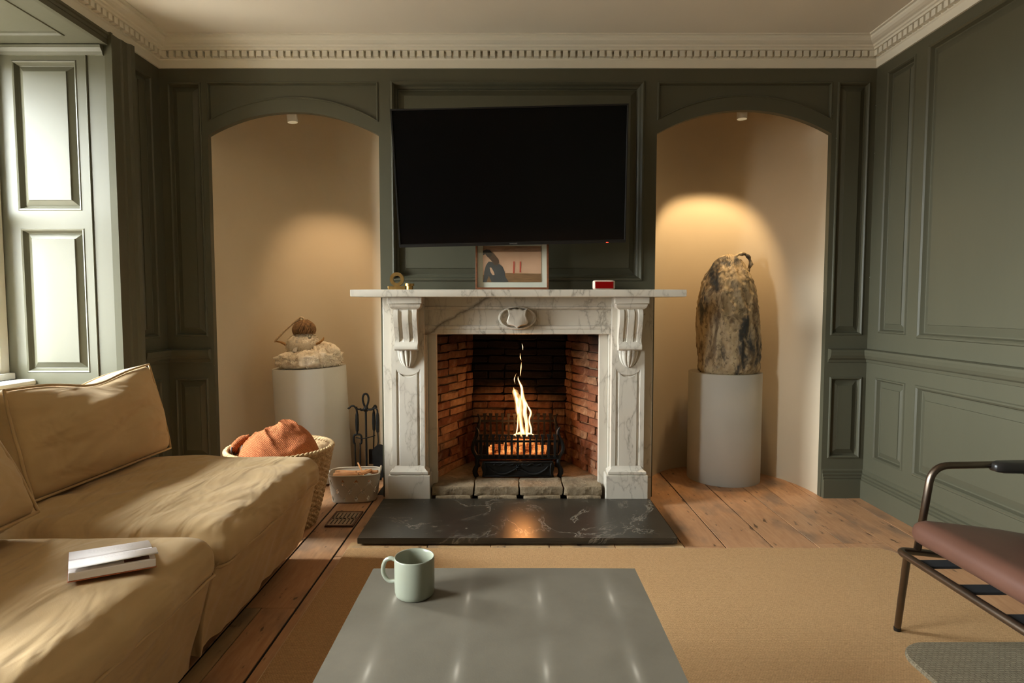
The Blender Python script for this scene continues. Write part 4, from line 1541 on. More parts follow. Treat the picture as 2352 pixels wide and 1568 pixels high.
# fleece figure
fs = thing('fleece_figure', 'white fleece figure with a straw bun and braided cord on the left niche pedestal', 'sculpture')
random.seed(5)
def fleece_blob(c, r, n, nm, amp):
    c = Vector(c); r = Vector(r)
    m = MB()
    rings = []
    for j in range(1, n):
        th = PI * j / n
        row = []
        for k in range(2 * n):
            ph = PI * k / n
            d = Vector((math.sin(th) * math.cos(ph), math.sin(th) * math.sin(ph), math.cos(th)))
            q = Vector((d.x * r.x, d.y * r.y, d.z * r.z)) + c
            k2 = 1 + amp * (0.8 * fbm(q, 20) + 0.6 * fbm(q, 46) + 0.25 * fbm(q, 110)) * (1 if d.z > -0.3 else 0.5)
            row.append((c.x + d.x * r.x * k2, c.y + d.y * r.y * k2, max(0.0, c.z + d.z * r.z * k2)))
        rings.append(row)
    m.loft(rings)
    # loose locks of wool, curled ribbons standing off the body
    for _ in range(int(n * 60)):
        th = math.acos(random.uniform(-0.6, 1)); ph = random.uniform(0, 2 * PI)
        d = Vector((math.sin(th) * math.cos(ph), math.sin(th) * math.sin(ph), math.cos(th)))
        p = c + Vector((d.x * r.x, d.y * r.y, d.z * r.z)) * random.uniform(0.92, 1.05)
        if p.z < 0.004:
            continue
        tn = d.cross(Vector((random.uniform(-1, 1), random.uniform(-1, 1), random.uniform(-1, 1)))).normalized()
        L, w = random.uniform(0.010, 0.024), random.uniform(0.0012, 0.003)
        sd = tn.cross(d) * w
        a = p; b = p + tn * L * 0.5 + d * L * 0.28; e = p + tn * L + d * L * 0.05
        m.add([a - sd, a + sd, b + sd, b - sd, e], [(0, 1, 2, 3), (3, 2, 4)])
    return m.build(nm, M['fleece'], fs, smooth=True, weld=False)
fleece_blob((0.012, 0.0, 0.040), (0.184, 0.160, 0.070), 34, 'fleece_base', 0.22)
fleece_blob((0.085, 0.01, 0.072), (0.100, 0.095, 0.062), 24, 'fleece_base', 0.24)
fleece_blob((-0.018, 0.0, 0.128), (0.094, 0.082, 0.074), 22, 'fleece_body', 0.10)
m = MB()
m.lathe([(0.0, 0.182), (0.036, 0.184), (0.052, 0.190), (0.050, 0.196), (0.0, 0.2)], (-0.012, 0, 0), 24)
m.build('collar', M['ribbon'], fs, smooth='auto')
m = MB()
m.tube([(-0.022, -0.052, 0.190), (-0.028, -0.074, 0.160), (-0.032, -0.080, 0.125), (-0.040, -0.096, 0.095)], [0.007, 0.009, 0.012, 0.016], 8, True, 0.3)
m.build('ribbon_tail', M['ribbon'], fs, smooth=True)
m = MB()
rings = []
for j in range(0, 17):
    t = j / 16
    z = 0.196 + 0.082 * t
    r = 0.056 * (math.sin(PI * min(1, 0.28 + 0.72 * t)) ** 0.55 if t < 1 else 0) + 0.003
    rings.append([(-0.008 + r * (1 + 0.11 * math.sin(k * 9.0 + 2 * t)) * math.cos(2 * PI * k / 72), r * (1 + 0.11 * math.sin(k * 9.0 + 2 * t)) * math.sin(2 * PI * k / 72), z) for k in range(72)])
m.loft(rings)
for k in range(220):
    a = random.uniform(0, 2 * PI); t = random.random()
    r = 0.060
    pp = []
    for q in range(5):
        tt = t * 0.4 + q * 0.15
        zz = 0.193 + 0.084 * min(tt, 1)
        rr = r * math.sin(PI * min(0.97, 0.28 + 0.72 * tt)) ** 0.55 + 0.002
        aa = a + q * 0.09
        pp.append((-0.008 + rr * math.cos(aa), rr * math.sin(aa), zz))
    m.tube([Vector((-0.008, 0, 0.23)) + (Vector(q_) - Vector((-0.008, 0, 0.23))) * 1.05 for q_ in pp], 0.003, 4)
m.build('straw_bun', M['straw'], fs, smooth=True, weld=False)
m = MB()
A, B = Vector((-0.018, -0.02, 0.292)), Vector((-0.172, -0.03, 0.160))
for s in range(3):
    P = []
    for i in range(40):
        t = i / 39
        a = t * 34 + s * 2 * PI / 3
        P.append(A.lerp(B, t) + Vector((0, 0, -0.018 * math.sin(PI * t) * -0.4)) + Vector((0.25 * math.sin(a), 0.8 * math.cos(a), 0.9 * math.sin(a))) * 0.0042)
    m.tube(P, 0.0042, 6)
m.tube([(-0.018, -0.02, 0.292), (-0.004, -0.02, 0.288), (0.002, -0.015, 0.272)], 0.006, 6)
m.build('braided_cord', M['rope'], fs, smooth=True)
MB().tube([(-0.172, -0.03, 0.160), (-0.150, -0.03, 0.156), (-0.122, -0.03, 0.146), (-0.103, -0.03, 0.124)], [0.003, 0.005, 0.008, 0.004], 8).build('horn', M['gold_leaf'], fs, smooth=True)
MB().tube([(0.060, -0.03, 0.128), (0.085, -0.03, 0.140), (0.108, -0.03, 0.158), (0.114, -0.03, 0.172)], [0.008, 0.007, 0.006, 0.002], 8).build('horn', M['gold_leaf'], fs, smooth=True)
place(fs, (PL.location.x - 0.662 * math.sin(math.radians(2.4)), 3.49, 0.009 + 0.6625), PLT)


def spot(label, x, y, z, tilt, aim, energy, size, blend, col):
    s = thing('spotlight', label, 'spotlight')
    MB().lathe([(0.0, 0.0), (0.030, 0.0), (0.032, 0.006), (0.0, 0.008)], (0, 0, 2.242 - z), 24).build('ceiling_rose', M['white'], s, smooth='auto')
    MB().lathe([(0.0265, 0.0), (0.028, 0.002), (0.028, 0.140), (0.024, 0.145), (0.0, 0.145)], n=28, cap0=False).build('barrel', M['white'], s, smooth='auto').rotation_euler = tilt
    MB().lathe([(0.0, 0.030), (0.0262, 0.030), (0.0262, 0.032), (0.0, 0.032)], n=24).build('lens', M['lens'], s).rotation_euler = tilt
    MB().tube([(0, 0, 0.13), (0, 0, 2.245 - z)], 0.009, 10).build('stem', M['white'], s, smooth='auto')
    s.location = (x, y, z)
    d = Vector(aim)
    lamp('spotlight_beam', 'SPOT', (x + d.x * 0.01, y + d.y * 0.01, z + d.z * 0.01), energy, col, d.to_track_quat('-Z', 'Y').to_euler(),
         spot_size=math.radians(size), spot_blend=blend, shadow_soft_size=0.02)


spot('white tubular spotlight at the crown of the right niche', 1.292, 3.42, 2.076, (0, 0, 0), (-0.15, 0.26, -1), 34, 66, 0.45, (1.0, 0.70, 0.38))
spot('white tubular spotlight tilted at the crown of the left niche', -1.232, 3.42, 2.058, (0, math.radians(-6), 0), (0.13, 0.22, -1), 26, 58, 0.9, (1.0, 0.69, 0.40))


# ------------------------------------------------------------------ rugs
def slab_outline(poly, z0, z1, r):
    a = [(x, y, z0) for x, y in poly]
    cx, cy = sum(p[0] for p in poly) / len(poly), sum(p[1] for p in poly) / len(poly)
    b = [(x, y, z1 - r) for x, y in poly]
    c = [(x + (cx - x) * r / max(0.05, math.hypot(cx - x, cy - y)), y + (cy - y) * r / max(0.05, math.hypot(cx - x, cy - y)), z1) for x, y in poly]
    return MB().loft([a, b, c])


rug = thing('jute_rug', 'large pale brown woven jute rug under the low table', 'rug')
RX0, RX1, RYa, RYb = -0.692, 1.59, -0.6, 2.458
rp = [(RX0, RYa), (RX1, RYa)]
rp += [(RX1 - 0.07 + 0.07 * math.cos(a), RYb - 0.07 + 0.07 * math.sin(a)) for a in [i * PI / 12 for i in range(7)]]
n_ = 40
for i in range(1, n_):
    x = RX1 - 0.07 + (RX0 + 0.02 - RX1 + 0.07) * i / n_
    rp.append((x, RYb + 0.004 * math.sin(i * 0.9) + 0.003 * math.sin(i * 2.1)))
rp += [(RX0 + 0.02 - 0.02 * math.sin(a), RYb - 0.02 + 0.02 * math.cos(a)) for a in [i * PI / 8 for i in range(5)]]
slab_outline(rp, 0.004, 0.012, 0.003).build('pile', M['jute'], rug)
edge = [Vector((x, y, 0.009)) for x, y in rp[1:]] + [Vector((RX0, RYa, 0.009))]
MB().tube(edge, 0.003, 6).build('binding', M['binding'], rug, smooth=True)
rebase(rug, (0.45, 0.9, 0.0))
gk = []
for i in range(9):
    a = PI / 2 + i * PI / 16
    gk.append((1.235 + 0.10 * math.cos(a), 1.635 + 0.10 * math.sin(a)))
gk += [(1.140, 1.20), (1.85, 1.20), (1.85, 1.735)]
tag(slab_outline(gk, 0.0125, 0.024, 0.004).build('woven_mat', M['grey_knit'], None), 'grey chunky woven mat with a rounded corner, lying on the jute rug', 'rug')

# ------------------------------------------------------------------ low table and mug
tb = thing('low_table', 'square low table with a grey shagreen top on the jute rug', 'table')
tm = rounded_box(0.316, 0.320, 0.016, 0.005, (4, 4, 3)).build('tabletop', M['table'], tb, smooth='auto')
tm.location = (0, 0, 0.374)
bd = MB().box(-0.300, -0.304, 0.0, 0.300, 0.304, 0.358)
bd.build('body', M['table'], tb, bevel=0.003)
place(tb, (-0.019, 1.080, 0.0125))
mug = thing('mug', 'pale sage green ceramic mug on the low table', 'mug')
MB().lathe([(0.0, 0.0), (0.037, 0.0), (0.0405, 0.003), (0.0425, 0.010), (0.0430, 0.030), (0.0430, 0.083), (0.0420, 0.0855), (0.0405, 0.084), (0.0395, 0.078), (0.0395, 0.012), (0.036, 0.007), (0.0, 0.006)], n=56, cap0=False, cap1=False).build('cup', M['mug'], mug, smooth=True)
hp = [(-0.041, 0, 0.072), (-0.055, 0, 0.0755), (-0.068, 0, 0.068), (-0.0735, 0, 0.050), (-0.070, 0, 0.034), (-0.058, 0, 0.024), (-0.041, 0, 0.026)]
MB().tube(hp, 0.0046, 10).build('handle', M['mug'], mug, smooth=True)
place(mug, (-0.212, 1.265, 0.4026), (0, 0, math.radians(-12)))

# ------------------------------------------------------------------ sofa
def module(label, y0, y1, seed):
    root = thing('sofa_module', label, 'sofa', 'linen sofa modules along the left wall')
    x0, x1 = -1.60, -0.775
    cx, cy = (x0 + x1) / 2, (y0 + y1) / 2
    hx, hy = (x1 - x0) / 2, (y1 - y0) / 2
    sd = Vector((seed * 3.1, seed * 1.7, 0))

    def fs_(p, u):
        q = p + sd
        top = max(0.0, u.z)
        crown = 0.014 * (1 - u.x ** 4) * (1 - u.y ** 4) * top
        wr = 0.010 * noise.noise(Vector((q.x * 2.2 + q.y * 1.6, q.y * 5.5 - q.x * 3.0, 1.3))) + 0.006 * noise.noise(Vector((q.x * 5 + q.y * 3, q.y * 13 - q.x * 8, 4.1)))
        e = max(abs(u.x), abs(u.y)) ** 6
        pk = 0.007 * noise.noise(Vector((q.x * 16, q.y * 16, q.z * 6))) * e
        p = p.copy()
        p.z += crown + wr * top - 0.010 * e * top
        if abs(u.x) > 0.98:
            p.x += pk * 1.3 + 0.010 * noise.noise(Vector((3, q.y * 4, 0)))
        if abs(u.y) > 0.98:
            p.y += pk * 0.4
        return p
    o = rounded_box(hx, hy, 0.066, 0.055, (56, 56, 10), fs_).build('seat_cushion', M['linen'], root, smooth=True)
    o.location = (cx, cy, 0.362)
    # piping along the lower seam of the cushion
    seam = []
    for (ax, ay, bx_, by_) in ((x1 - 0.09, y0 + 0.004, x1 - 0.022, y0 + 0.01), (x1 - 0.008, y0 + 0.03, x1 - 0.008, y1 - 0.03), (x1 - 0.03, y1 - 0.006, x0, y1 - 0.004)):
        for i in range(24):
            t = i / 23
            seam.append(Vector((ax + (bx_ - ax) * t + 0.003 * noise.noise(Vector((i * 0.6, seed, 0))), ay + (by_ - ay) * t, 0.322 + 0.006 * noise.noise(Vector((i * 0.35, seed + 4, 1))))))
    MB().tube(seam, 0.0045, 6).build('piping', M['linen'], root, smooth=True)
    # loose skirt, tapering in and folding towards the hem
    m = MB()
    rings = []
    per = []
    for i in range(90):
        per.append((x1, y0 + (y1 - y0) * i / 89, 1, 0))
    for i in range(1, 60):
        per.append((x1 - (x1 - x0) * i / 59, y1, 0, 1))
    per = [(x1 - (x1 - x0) * (59 - i) / 59, y0, 0, -1) for i in range(0, 59)] + per
    for j in range(15):
        t = j / 14
        z = 0.335 - (0.335 - 0.065) * t
        row = []
        for (x, y, nx, ny) in per:
            q = Vector((x, y, 0)) + sd
            fold = (0.016 * noise.noise(Vector((q.x * 7, q.y * 7 + z * 3.0, z * 2.5))) + 0.010 * noise.noise(Vector((q.x * 17, q.y * 17 - z * 8, z * 4)))) * (0.25 + t)
            k = -0.020 - 0.070 * t ** 0.9 + fold
            zz = z + (0.018 * noise.noise(Vector((q.x * 3, q.y * 3, 7))) if j == 14 else 0)
            cxn, cyn = (x - cx) / hx, (y - cy) / hy
            row.append((x + k * max(0.0, cxn) ** 3, max(y0 + 0.004, min(y1 - 0.004, y + k * 0.2 * cyn ** 3)), zz))
        rings.append(row)
    m.loft(rings, False, False, closed=False)
    m.build('skirt', M['linen'], root, smooth=True)
    # concealed plinth and feet
    MB().box(x0 + 0.02, y0 + 0.03, 0.05, x1 - 0.13, y1 - 0.03, 0.31).build('base', M['void'], root)
    for fx in (x0 + 0.06, x1 - 0.19):
        for fy in (y0 + 0.08, y1 - 0.12):
            MB().lathe([(0.0, 0), (0.022, 0), (0.028, 0.055), (0.0, 0.055)], (fx, fy, 0.0), 14).build('foot', M['dark_wood'], root, smooth='auto')

    def fb_(p, u):
        q = p + sd
        p = p.copy()
        p.x += 0.008 * noise.noise(q * 6)
        p.z += 0.010 * noise.noise(Vector((q.y * 5, q.x * 5, 2)))
        return p
    o = rounded_box(0.075, hy - 0.004, 0.30, 0.05, (8, 30, 16), fb_).build('backrest', M['linen'], root, smooth=True)
    o.location = (-1.702, cy, 0.365)
    rebase(root, (cx, cy, 0.0))
    return root


module('khaki linen sofa module farther from the camera, next to the big basket', 1.570, 2.405, 1)
module('khaki linen sofa module nearest the camera, with the open book', 0.52, 1.560, 2)


def cushion(label, hw, hh, ht, seed, loc, rot, dip=0.0, peak=0.0):
    """boxed scatter-back cushion; local x = thickness, y = width, z = height."""
    root = thing('back_cushion', label, 'cushion', 'linen back cushions on the sofa')
    sd = Vector((seed * 2.3, seed * 5.1, seed))

    def shape(p, u):
        q = p + sd
        p = p.copy()
        puff = (1 - abs(u.y) ** 3) * (1 - abs(u.z) ** 3)
        s = 1 if u.x > 0 else -1
        p.x += s * 0.058 * puff * abs(u.x)
        fold = noise.noise(Vector((q.y * 2.6 + q.z * 1.4, q.z * 9 - q.y * 2.6, 2)))
        p.x += s * (0.022 * fold + 0.009 * noise.noise(Vector((q.y * 6, q.z * 24 - q.y * 6, 5)))) * abs(u.x) * (0.2 + puff)
        # creases drawn in from the ends
        p.x += -s * 0.010 * max(0.0, math.sin((u.z * 2.2 + 0.5 * u.y + seed) * 5)) ** 3 * (abs(u.y) ** 1.5) * (1 - abs(u.y) ** 6) * abs(u.x)
        if u.z > 0:
            p.z += (-dip * math.exp(-((u.y - 0.05) / 0.42) ** 2) + peak * max(0, u.y) ** 2.2) * u.z ** 1.5
        p.y += 0.005 * noise.noise(Vector((q.z * 4, q.x * 4, 1))) * abs(u.y)
        p.y -= 0.02 * (u.z ** 2) * u.y * 0.4
        return p
    rounded_box(ht, hw, hh, 0.03, (10, 60, 40), shape).build('cover', M['linen'], root, smooth=True)
    for s in (1, -1):
        pts = []
        N = 40
        loop = [(-1 + 2 * i / N, 1) for i in range(N)] + [(1, 1 - 2 * i / N) for i in range(N)] + [(1 - 2 * i / N, -1) for i in range(N)] + [(-1, -1 + 2 * i / N) for i in range(N)]
        for (a, b) in loop + loop[:1]:
            p = Vector((s * (ht - 0.006), a * (hw - 0.004), b * (hh - 0.004)))
            c = shape(p, Vector((s, a, b)))
            # keep the rounded corner
            pts.append(c)
        MB().tube(pts, 0.0045, 6, False).build('piping', M['linen'], root, smooth=True)
    place(root, loc, rot)
    return root


cushion('plump khaki linen cushion leaning on the far sofa module under the window', 0.345, 0.173, 0.060, 1, (-1.490, 2.065, 0.606), (0, math.radians(-13), math.radians(-2)), dip=0.030, peak=0.012)
cushion('khaki linen cushion on the near sofa module, cut by the left photo edge', 0.345, 0.143, 0.060, 2, (-1.335, 1.190, 0.592), (0, math.radians(-28), math.radians(2)), dip=0.02, peak=0.0)

# ------------------------------------------------------------------ open book
bk = thing('open_book', 'open white-paged paperback lying on the near sofa module', 'book')
L, Wd = 0.080, 0.092
m = MB()
rows = []
for i in range(13):
    t = i / 12
    rows.append([(-L, t * (Wd + 0.006), 0.003 * math.sin(PI * t) + 0.0185 * (1 - t) + 0.0075 * t), (L, t * (Wd + 0.006), 0.003 * math.sin(PI * t) + 0.0185 * (1 - t) + 0.0075 * t)])
m.loft(rows, False, False, closed=False)
rows = []
for i in range(13):
    t = i / 12
    rows.append([(-L, -t * Wd, 0.016 + 0.016 * math.sin(PI * 0.5 * min(1, t * 1.4)) - 0.004 * t), (L + 0.004, -t * Wd, 0.016 + 0.017 * math.sin(PI * 0.5 * min(1, t * 1.4)) - 0.001 * t)])
m.loft(rows, False, False, closed=False)
pgs = m.build('page', M['printed'], bk, smooth=True)
sol = pgs.modifiers.new('thick', 'SOLIDIFY'); sol.thickness = 0.0012
MB().box(-L, -Wd, 0.002, L, 0.0, 0.0195).build('page_block', M['page'], bk, bevel=0.0015)
MB().box(-L, 0.0, 0.002, L, Wd + 0.004, 0.0065).build('page_block', M['page'], bk, bevel=0.001)
MB().box(0.02, -Wd + 0.008, 0.0196, L - 0.012, -Wd + 0.05, 0.0199).build('printed_photo', M['photo'], bk)
MB().box(-L - 0.001, -Wd - 0.001, 0.0, L + 0.001, Wd + 0.006, 0.002).build('cover', M['cover'], bk, bevel=0.0005)
place(bk, (-0.925, 1.345, 0.4405), (math.radians(-2), math.radians(3), math.radians(36)))

# ------------------------------------------------------------------ basket with the orange throw
bs = thing('seagrass_basket', 'large round woven seagrass basket behind the sofa', 'basket')
m = MB()
NU, NV = 168, 66
hb = 0.362
def bprof(t):
    return 0.150 + 0.088 * t ** 0.8
rings = []
for j in range(NV + 1):
    t = j / NV
    row = []
    for k in range(NU):
        a = 2 * PI * k / NU
        w = 0.0042 * math.sin(PI * j / 1.0 * 0.5 * 2 / 2 + (PI if (k // 3) % 2 else 0)) if False else 0.004 * (1 if ((j // 2) + (k // 3)) % 2 else -1) * (1 - 0.15 * abs((k % 3) - 1))
        r = bprof(t) + w + 0.003 * math.sin(3 * a)
        row.append((r * math.cos(a), r * math.sin(a), hb * t + 0.0015 * (k % 2)))
    rings.append(row)
for j in range(6):
    t = 1 - 0.16 * j
    rings.append([((bprof(t) - 0.014) * math.cos(2 * PI * k / NU), (bprof(t) - 0.014) * math.sin(2 * PI * k / NU), hb * t - 0.002 + 0.003 * ((k // 3) % 2)) for k in range(NU)])
m.loft(rings, True, True)
m.build('wall', M['wicker'], bs, smooth='auto')
m = MB()
for s in range(3):
    P = []
    for i in range(180):
        a = 2 * PI * i / 180
        q = 22 * a + s * 2 * PI / 3
        r = bprof(1) + 0.003 * math.sin(3 * a) - 0.006 + 0.006 * math.cos(q)
        P.append((r * math.cos(a), r * math.sin(a), hb + 0.004 + 0.006 * math.sin(q)))
    P.append(P[0])
    m.tube(P, 0.0075, 6, False)
m.build('braided_rim', M['wicker'], bs, smooth=True)
place(bs, (-1.085, 2.752, 0.002), (math.radians(0), 0, 0))
th = thing('orange_throw', 'burnt orange knitted throw bunched up in the seagrass basket', 'blanket')
m = MB()
rings = []
NR, NA = 36, 96
for j in range(NR + 1):
    t = j / NR
    row = []
    for k in range(NA):
        a = 2 * PI * k / NA
        rx, ry = 0.200, 0.180
        x, y = t * rx * math.cos(a), t * ry * math.sin(a)
        rim = 1 - 0.06 * max(0, noise.noise(Vector((math.cos(a) * 2, math.sin(a) * 2, 3))))
        x *= rim; y *= rim
        q = Vector((x, y, 0))
        h = 0.100 * (1 - t ** 3.0) - 0.10 * t ** 10 + 0.018 * math.exp(-((x - 0.03) ** 2 + (y - 0.02) ** 2) / 0.006)
        lump = 0.030 * fbm(q + Vector((2, 1, 0)), 6.5) + 0.016 * fbm(q + Vector((7, 3, 0)), 14) + 0.004 * fbm(q, 40)
        # soft ridges where the cloth is gathered
        rg = noise.noise(Vector((x * 9 + 2, y * 9 - 1, 4)))
        ridge = 0.016 * (1 - min(1.0, abs(rg) / 0.22)) ** 1.5
        row.append((x, y, max(-0.12, h + (lump + ridge) * (1 - t ** 5))))
    rings.append(row)
m.loft(rings, False, True)
m.build('cloth', M['throw'], th, smooth=True)
MB().tube([(-0.196, -0.02, 0.000), (-0.190, -0.05, 0.030), (-0.165, -0.03, 0.058), (-0.135, -0.01, 0.072)], [0.014, 0.018, 0.020, 0.012], 10).build('tucked_corner', M['throw'], th, smooth=True)
m = MB()
for k in range(5):
    m.tube([(-0.200 + 0.004 * k, -0.06 + 0.012 * k, 0.012 - 0.03 + 0.01 * (k % 2)), (-0.192 + 0.006 * k, -0.07 + 0.014 * k, 0.035)], 0.003, 5)
m.build('blue_tassel', simple('blue_grey_yarn', lin(112, 122, 126), 0.9), th, smooth=True)
place(th, (-1.085, 2.752, 0.352))

# ------------------------------------------------------------------ grey pierced basket with kindling
pb = thing('pierced_basket', 'small grey plastic basket with diamond cut-outs on the floor by the fireplace', 'basket')
A, B, hB = 0.132, 0.088, 0.140
NU, NV = 320, 44
def rr_pt(a, k):
    # superellipse plan
    c, s = math.cos(a), math.sin(a)
    e = 0.5
    return (k * A * math.copysign(abs(c) ** e, c), k * B * math.copysign(abs(s) ** e, s))
# even arc-length sampling
raw = [rr_pt(2 * PI * i / 4000, 1.0) for i in range(4001)]
acc = [0.0]
for i in range(4000):
    acc.append(acc[-1] + math.hypot(raw[i + 1][0] - raw[i][0], raw[i + 1][1] - raw[i][1]))
samp = []
q = 0
for k in range(NU):
    tgt = acc[-1] * k / NU
    while acc[q + 1] < tgt:
        q += 1
    samp.append(raw[q])
verts, faces = [], []
per = acc[-1]
ncol = 11
for j in range(NV + 1):
    t = j / NV
    k = 0.86 + 0.14 * t
    for i in range(NU):
        verts.append((samp[i][0] * k, samp[i][1] * k, 0.004 + hB * t))
for j in range(NV):
    for i in range(NU):
        uu = (i + 0.5) / NU * ncol
        vv = (j + 0.5) / NV
        hole = False
        for row, vc in enumerate((0.12, 0.43, 0.76)):
            du = (uu + 0.5 * (row % 2)) % 1.0 - 0.5
            if abs(du) / 0.15 + abs(vv - vc) / 0.11 < 1:
                hole = True
        if not hole:
            i2 = (i + 1) % NU
            faces.append((j * NU + i, j * NU + i2, (j + 1) * NU + i2, (j + 1) * NU + i))
m = MB().add(verts, faces)
wl = m.build('wall', M['plastic_grey'], pb, smooth=True)
so = wl.modifiers.new('thick', 'SOLIDIFY'); so.thickness = 0.0028; so.offset = 0
m = MB()
m.add([(x * 0.86, y * 0.86, 0.001) for x, y in samp] + [(x * 0.86, y * 0.86, 0.005) for x, y in samp], [tuple(range(NU)), tuple(range(2 * NU - 1, NU - 1, -1))] + [(i, (i + 1) % NU, NU + (i + 1) % NU, NU + i) for i in range(NU)])
m.build('bottom', M['plastic_grey'], pb)
m = MB()
rp_ = [(x, y, hB + 0.004) for x, y in samp[::4]]
m.tube(rp_ + [rp_[0]], 0.0042, 8, False)
m.build('rim', M['plastic_grey'], pb, smooth=True)
# creases joining the diamonds
m = MB()
for c in range(ncol):
    for sgn in (-1, 1):
        P = []
        for z in range(13):
            t = 0.12 + (0.76 - 0.12) * z / 12
            row_shift = (t - 0.12) / 0.31 * 0.5 * sgn
            u = (c + 0.5 + row_shift) / ncol * NU
            s0 = samp[int(u) % NU]
            k = (0.86 + 0.14 * t) * 1.012
            P.append((s0[0] * k, s0[1] * k, 0.004 + hB * t))
        m.tube(P, 0.0016, 4)
m.build('crease', M['plastic_grey'], pb, smooth=True)
for s in (-1, 1):
    MB().tube([(s * A, -0.028, hB), (s * (A + 0.004), -0.026, hB + 0.016), (s * (A + 0.004), -0.014, hB + 0.026), (s * (A + 0.004), 0.014, hB + 0.026), (s * (A + 0.004), 0.026, hB + 0.016), (s * A, 0.028, hB)], 0.005, 8).build('handle', M['plastic_grey'], pb, smooth=True)
place(pb, (-0.838, 3.135, 0.003), (0, 0, math.radians(7)))
random.seed(21)
kin = [(-0.045, -0.028, 0.120, 4, 0.062, 0.016, 0, 'broad split log on the near side of the pierced basket'),
       (-0.050, 0.018, 0.122, -6, 0.058, 0.014, 0, 'split log lying behind the broad one in the pierced basket'),
       (-0.020, 0.050, 0.118, 2, 0.085, 0.012, 0, 'long split log against the back of the pierced basket'),
       (0.052, -0.010, 0.126, 68, 0.055, 0.010, 0, 'pale kindling stick lying crosswise in the pierced basket'),
       (0.030, 0.005, 0.142, 118, 0.060, 0.0055, 22, 'thin kindling stick poking up from the pierced basket'),
       (0.082, 0.040, 0.118, -12, 0.036, 0.012, 0, 'short round-ended stick at the right of the pierced basket'),
       (-0.02, 0.0, 0.09, 0, 0.095, 0.022, 0, 'log at the bottom of the pierced basket under the others'),]
for (x, y, z, az, L2, r, el, ds) in kin:
    rng = [random.uniform(0.7, 1.25) for _ in range(6)]
    pts = []
    for k in range(5):
        t = -1 + 0.5 * k
        pts.append((t * L2, 0.002 * math.sin(k * 2.1), 0.0015 * math.cos(k * 1.3)))
    m = MB()
    rings = []
    for p in pts:
        rings.append([(p[0] + random.uniform(-.002, .002), p[1] + r * rng[q] * math.cos(q * PI / 3), p[2] + r * rng[q] * 0.8 * math.sin(q * PI / 3)) for q in range(6)])
    m.loft(rings)
    o = tag(m.build('kindling_stick', M['birch'], None, bevel=0.001, seg=1), ds, 'firewood', 'kindling in the pierced basket')
    ca, sa = math.cos(math.radians(7)), math.sin(math.radians(7))
    o.location = (-0.838 + x * ca - y * sa, 3.135 + x * sa + y * ca, z + 0.016)
    o.rotation_euler = (0, math.radians(-el), math.radians(az))

# ------------------------------------------------------------------ fire tools on their stand
TX, TY = -0.848, 3.43
st = thing('fire_tool_stand', 'black iron fire tool stand with a loop top beside the left jamb', 'stand')
MB().tube([(0, 0, 0.02), (0, 0, 0.445)], 0.006, 10).build('pole', M['iron'], st, smooth='auto')
m = MB()
lp = [(0.0, 0, 0.44), (-0.012, 0, 0.462), (-0.017, 0, 0.490), (-0.012, 0, 0.512), (0.0, 0, 0.520), (0.012, 0, 0.512), (0.017, 0, 0.490), (0.012, 0, 0.462), (0.0, 0, 0.44)]
m.tube(lp, 0.006, 8)
m.build('loop', M['iron'], st, smooth=True)
MB().lathe([(0, 0.415), (0.012, 0.417), (0.016, 0.430), (0.011, 0.446), (0, 0.448)], n=14).build('collar', M['iron'], st, smooth=True)
for k in range(4):
    a = math.radians((180, -30, 20, 250)[k])
    MB().tube([(0, 0, 0.428), (0.030 * math.cos(a), 0.030 * math.sin(a), 0.428), (0.050 * math.cos(a), 0.050 * math.sin(a), 0.432), (0.054 * math.cos(a), 0.054 * math.sin(a), 0.444)], 0.0045, 8).build('hook', M['iron'], st, smooth=True)
for k in range(3):
    a = math.radians(20 + 120 * k)
    MB().tube([(0, 0, 0.030), (0.03 * math.cos(a), 0.03 * math.sin(a), 0.030), (0.085 * math.cos(a), 0.085 * math.sin(a), 0.009)], [0.008, 0.009, 0.008], 8).build('foot', M['iron'], st, smooth=True)
MB().tube([(-0.056, -0.012, 0.268), (-0.020, -0.022, 0.262), (0.030, -0.012, 0.270), (0.052, 0.0, 0.276)], 0.003, 6).build('retaining_ring', M['iron'], st, smooth=True)
place(st, (TX, TY, 0.002))
def tool(name, label, x, y, zt, parts):
    r = thing(name, label, 'fire tool', 'fire tools on the stand')
    for nm, mbx in parts:
        mbx.build(nm, M['iron'], r, smooth='auto')
    place(r, (x, y, zt))
    return r


def handle(hook=1.0):
    h = MB().tube([(0.0, 0, -0.115), (0, 0, -0.105), (0, 0, -0.06), (0, 0, -0.02), (0, 0, 0.0)], [0.005, 0.009, 0.0105, 0.009, 0.006], 10)
    return h


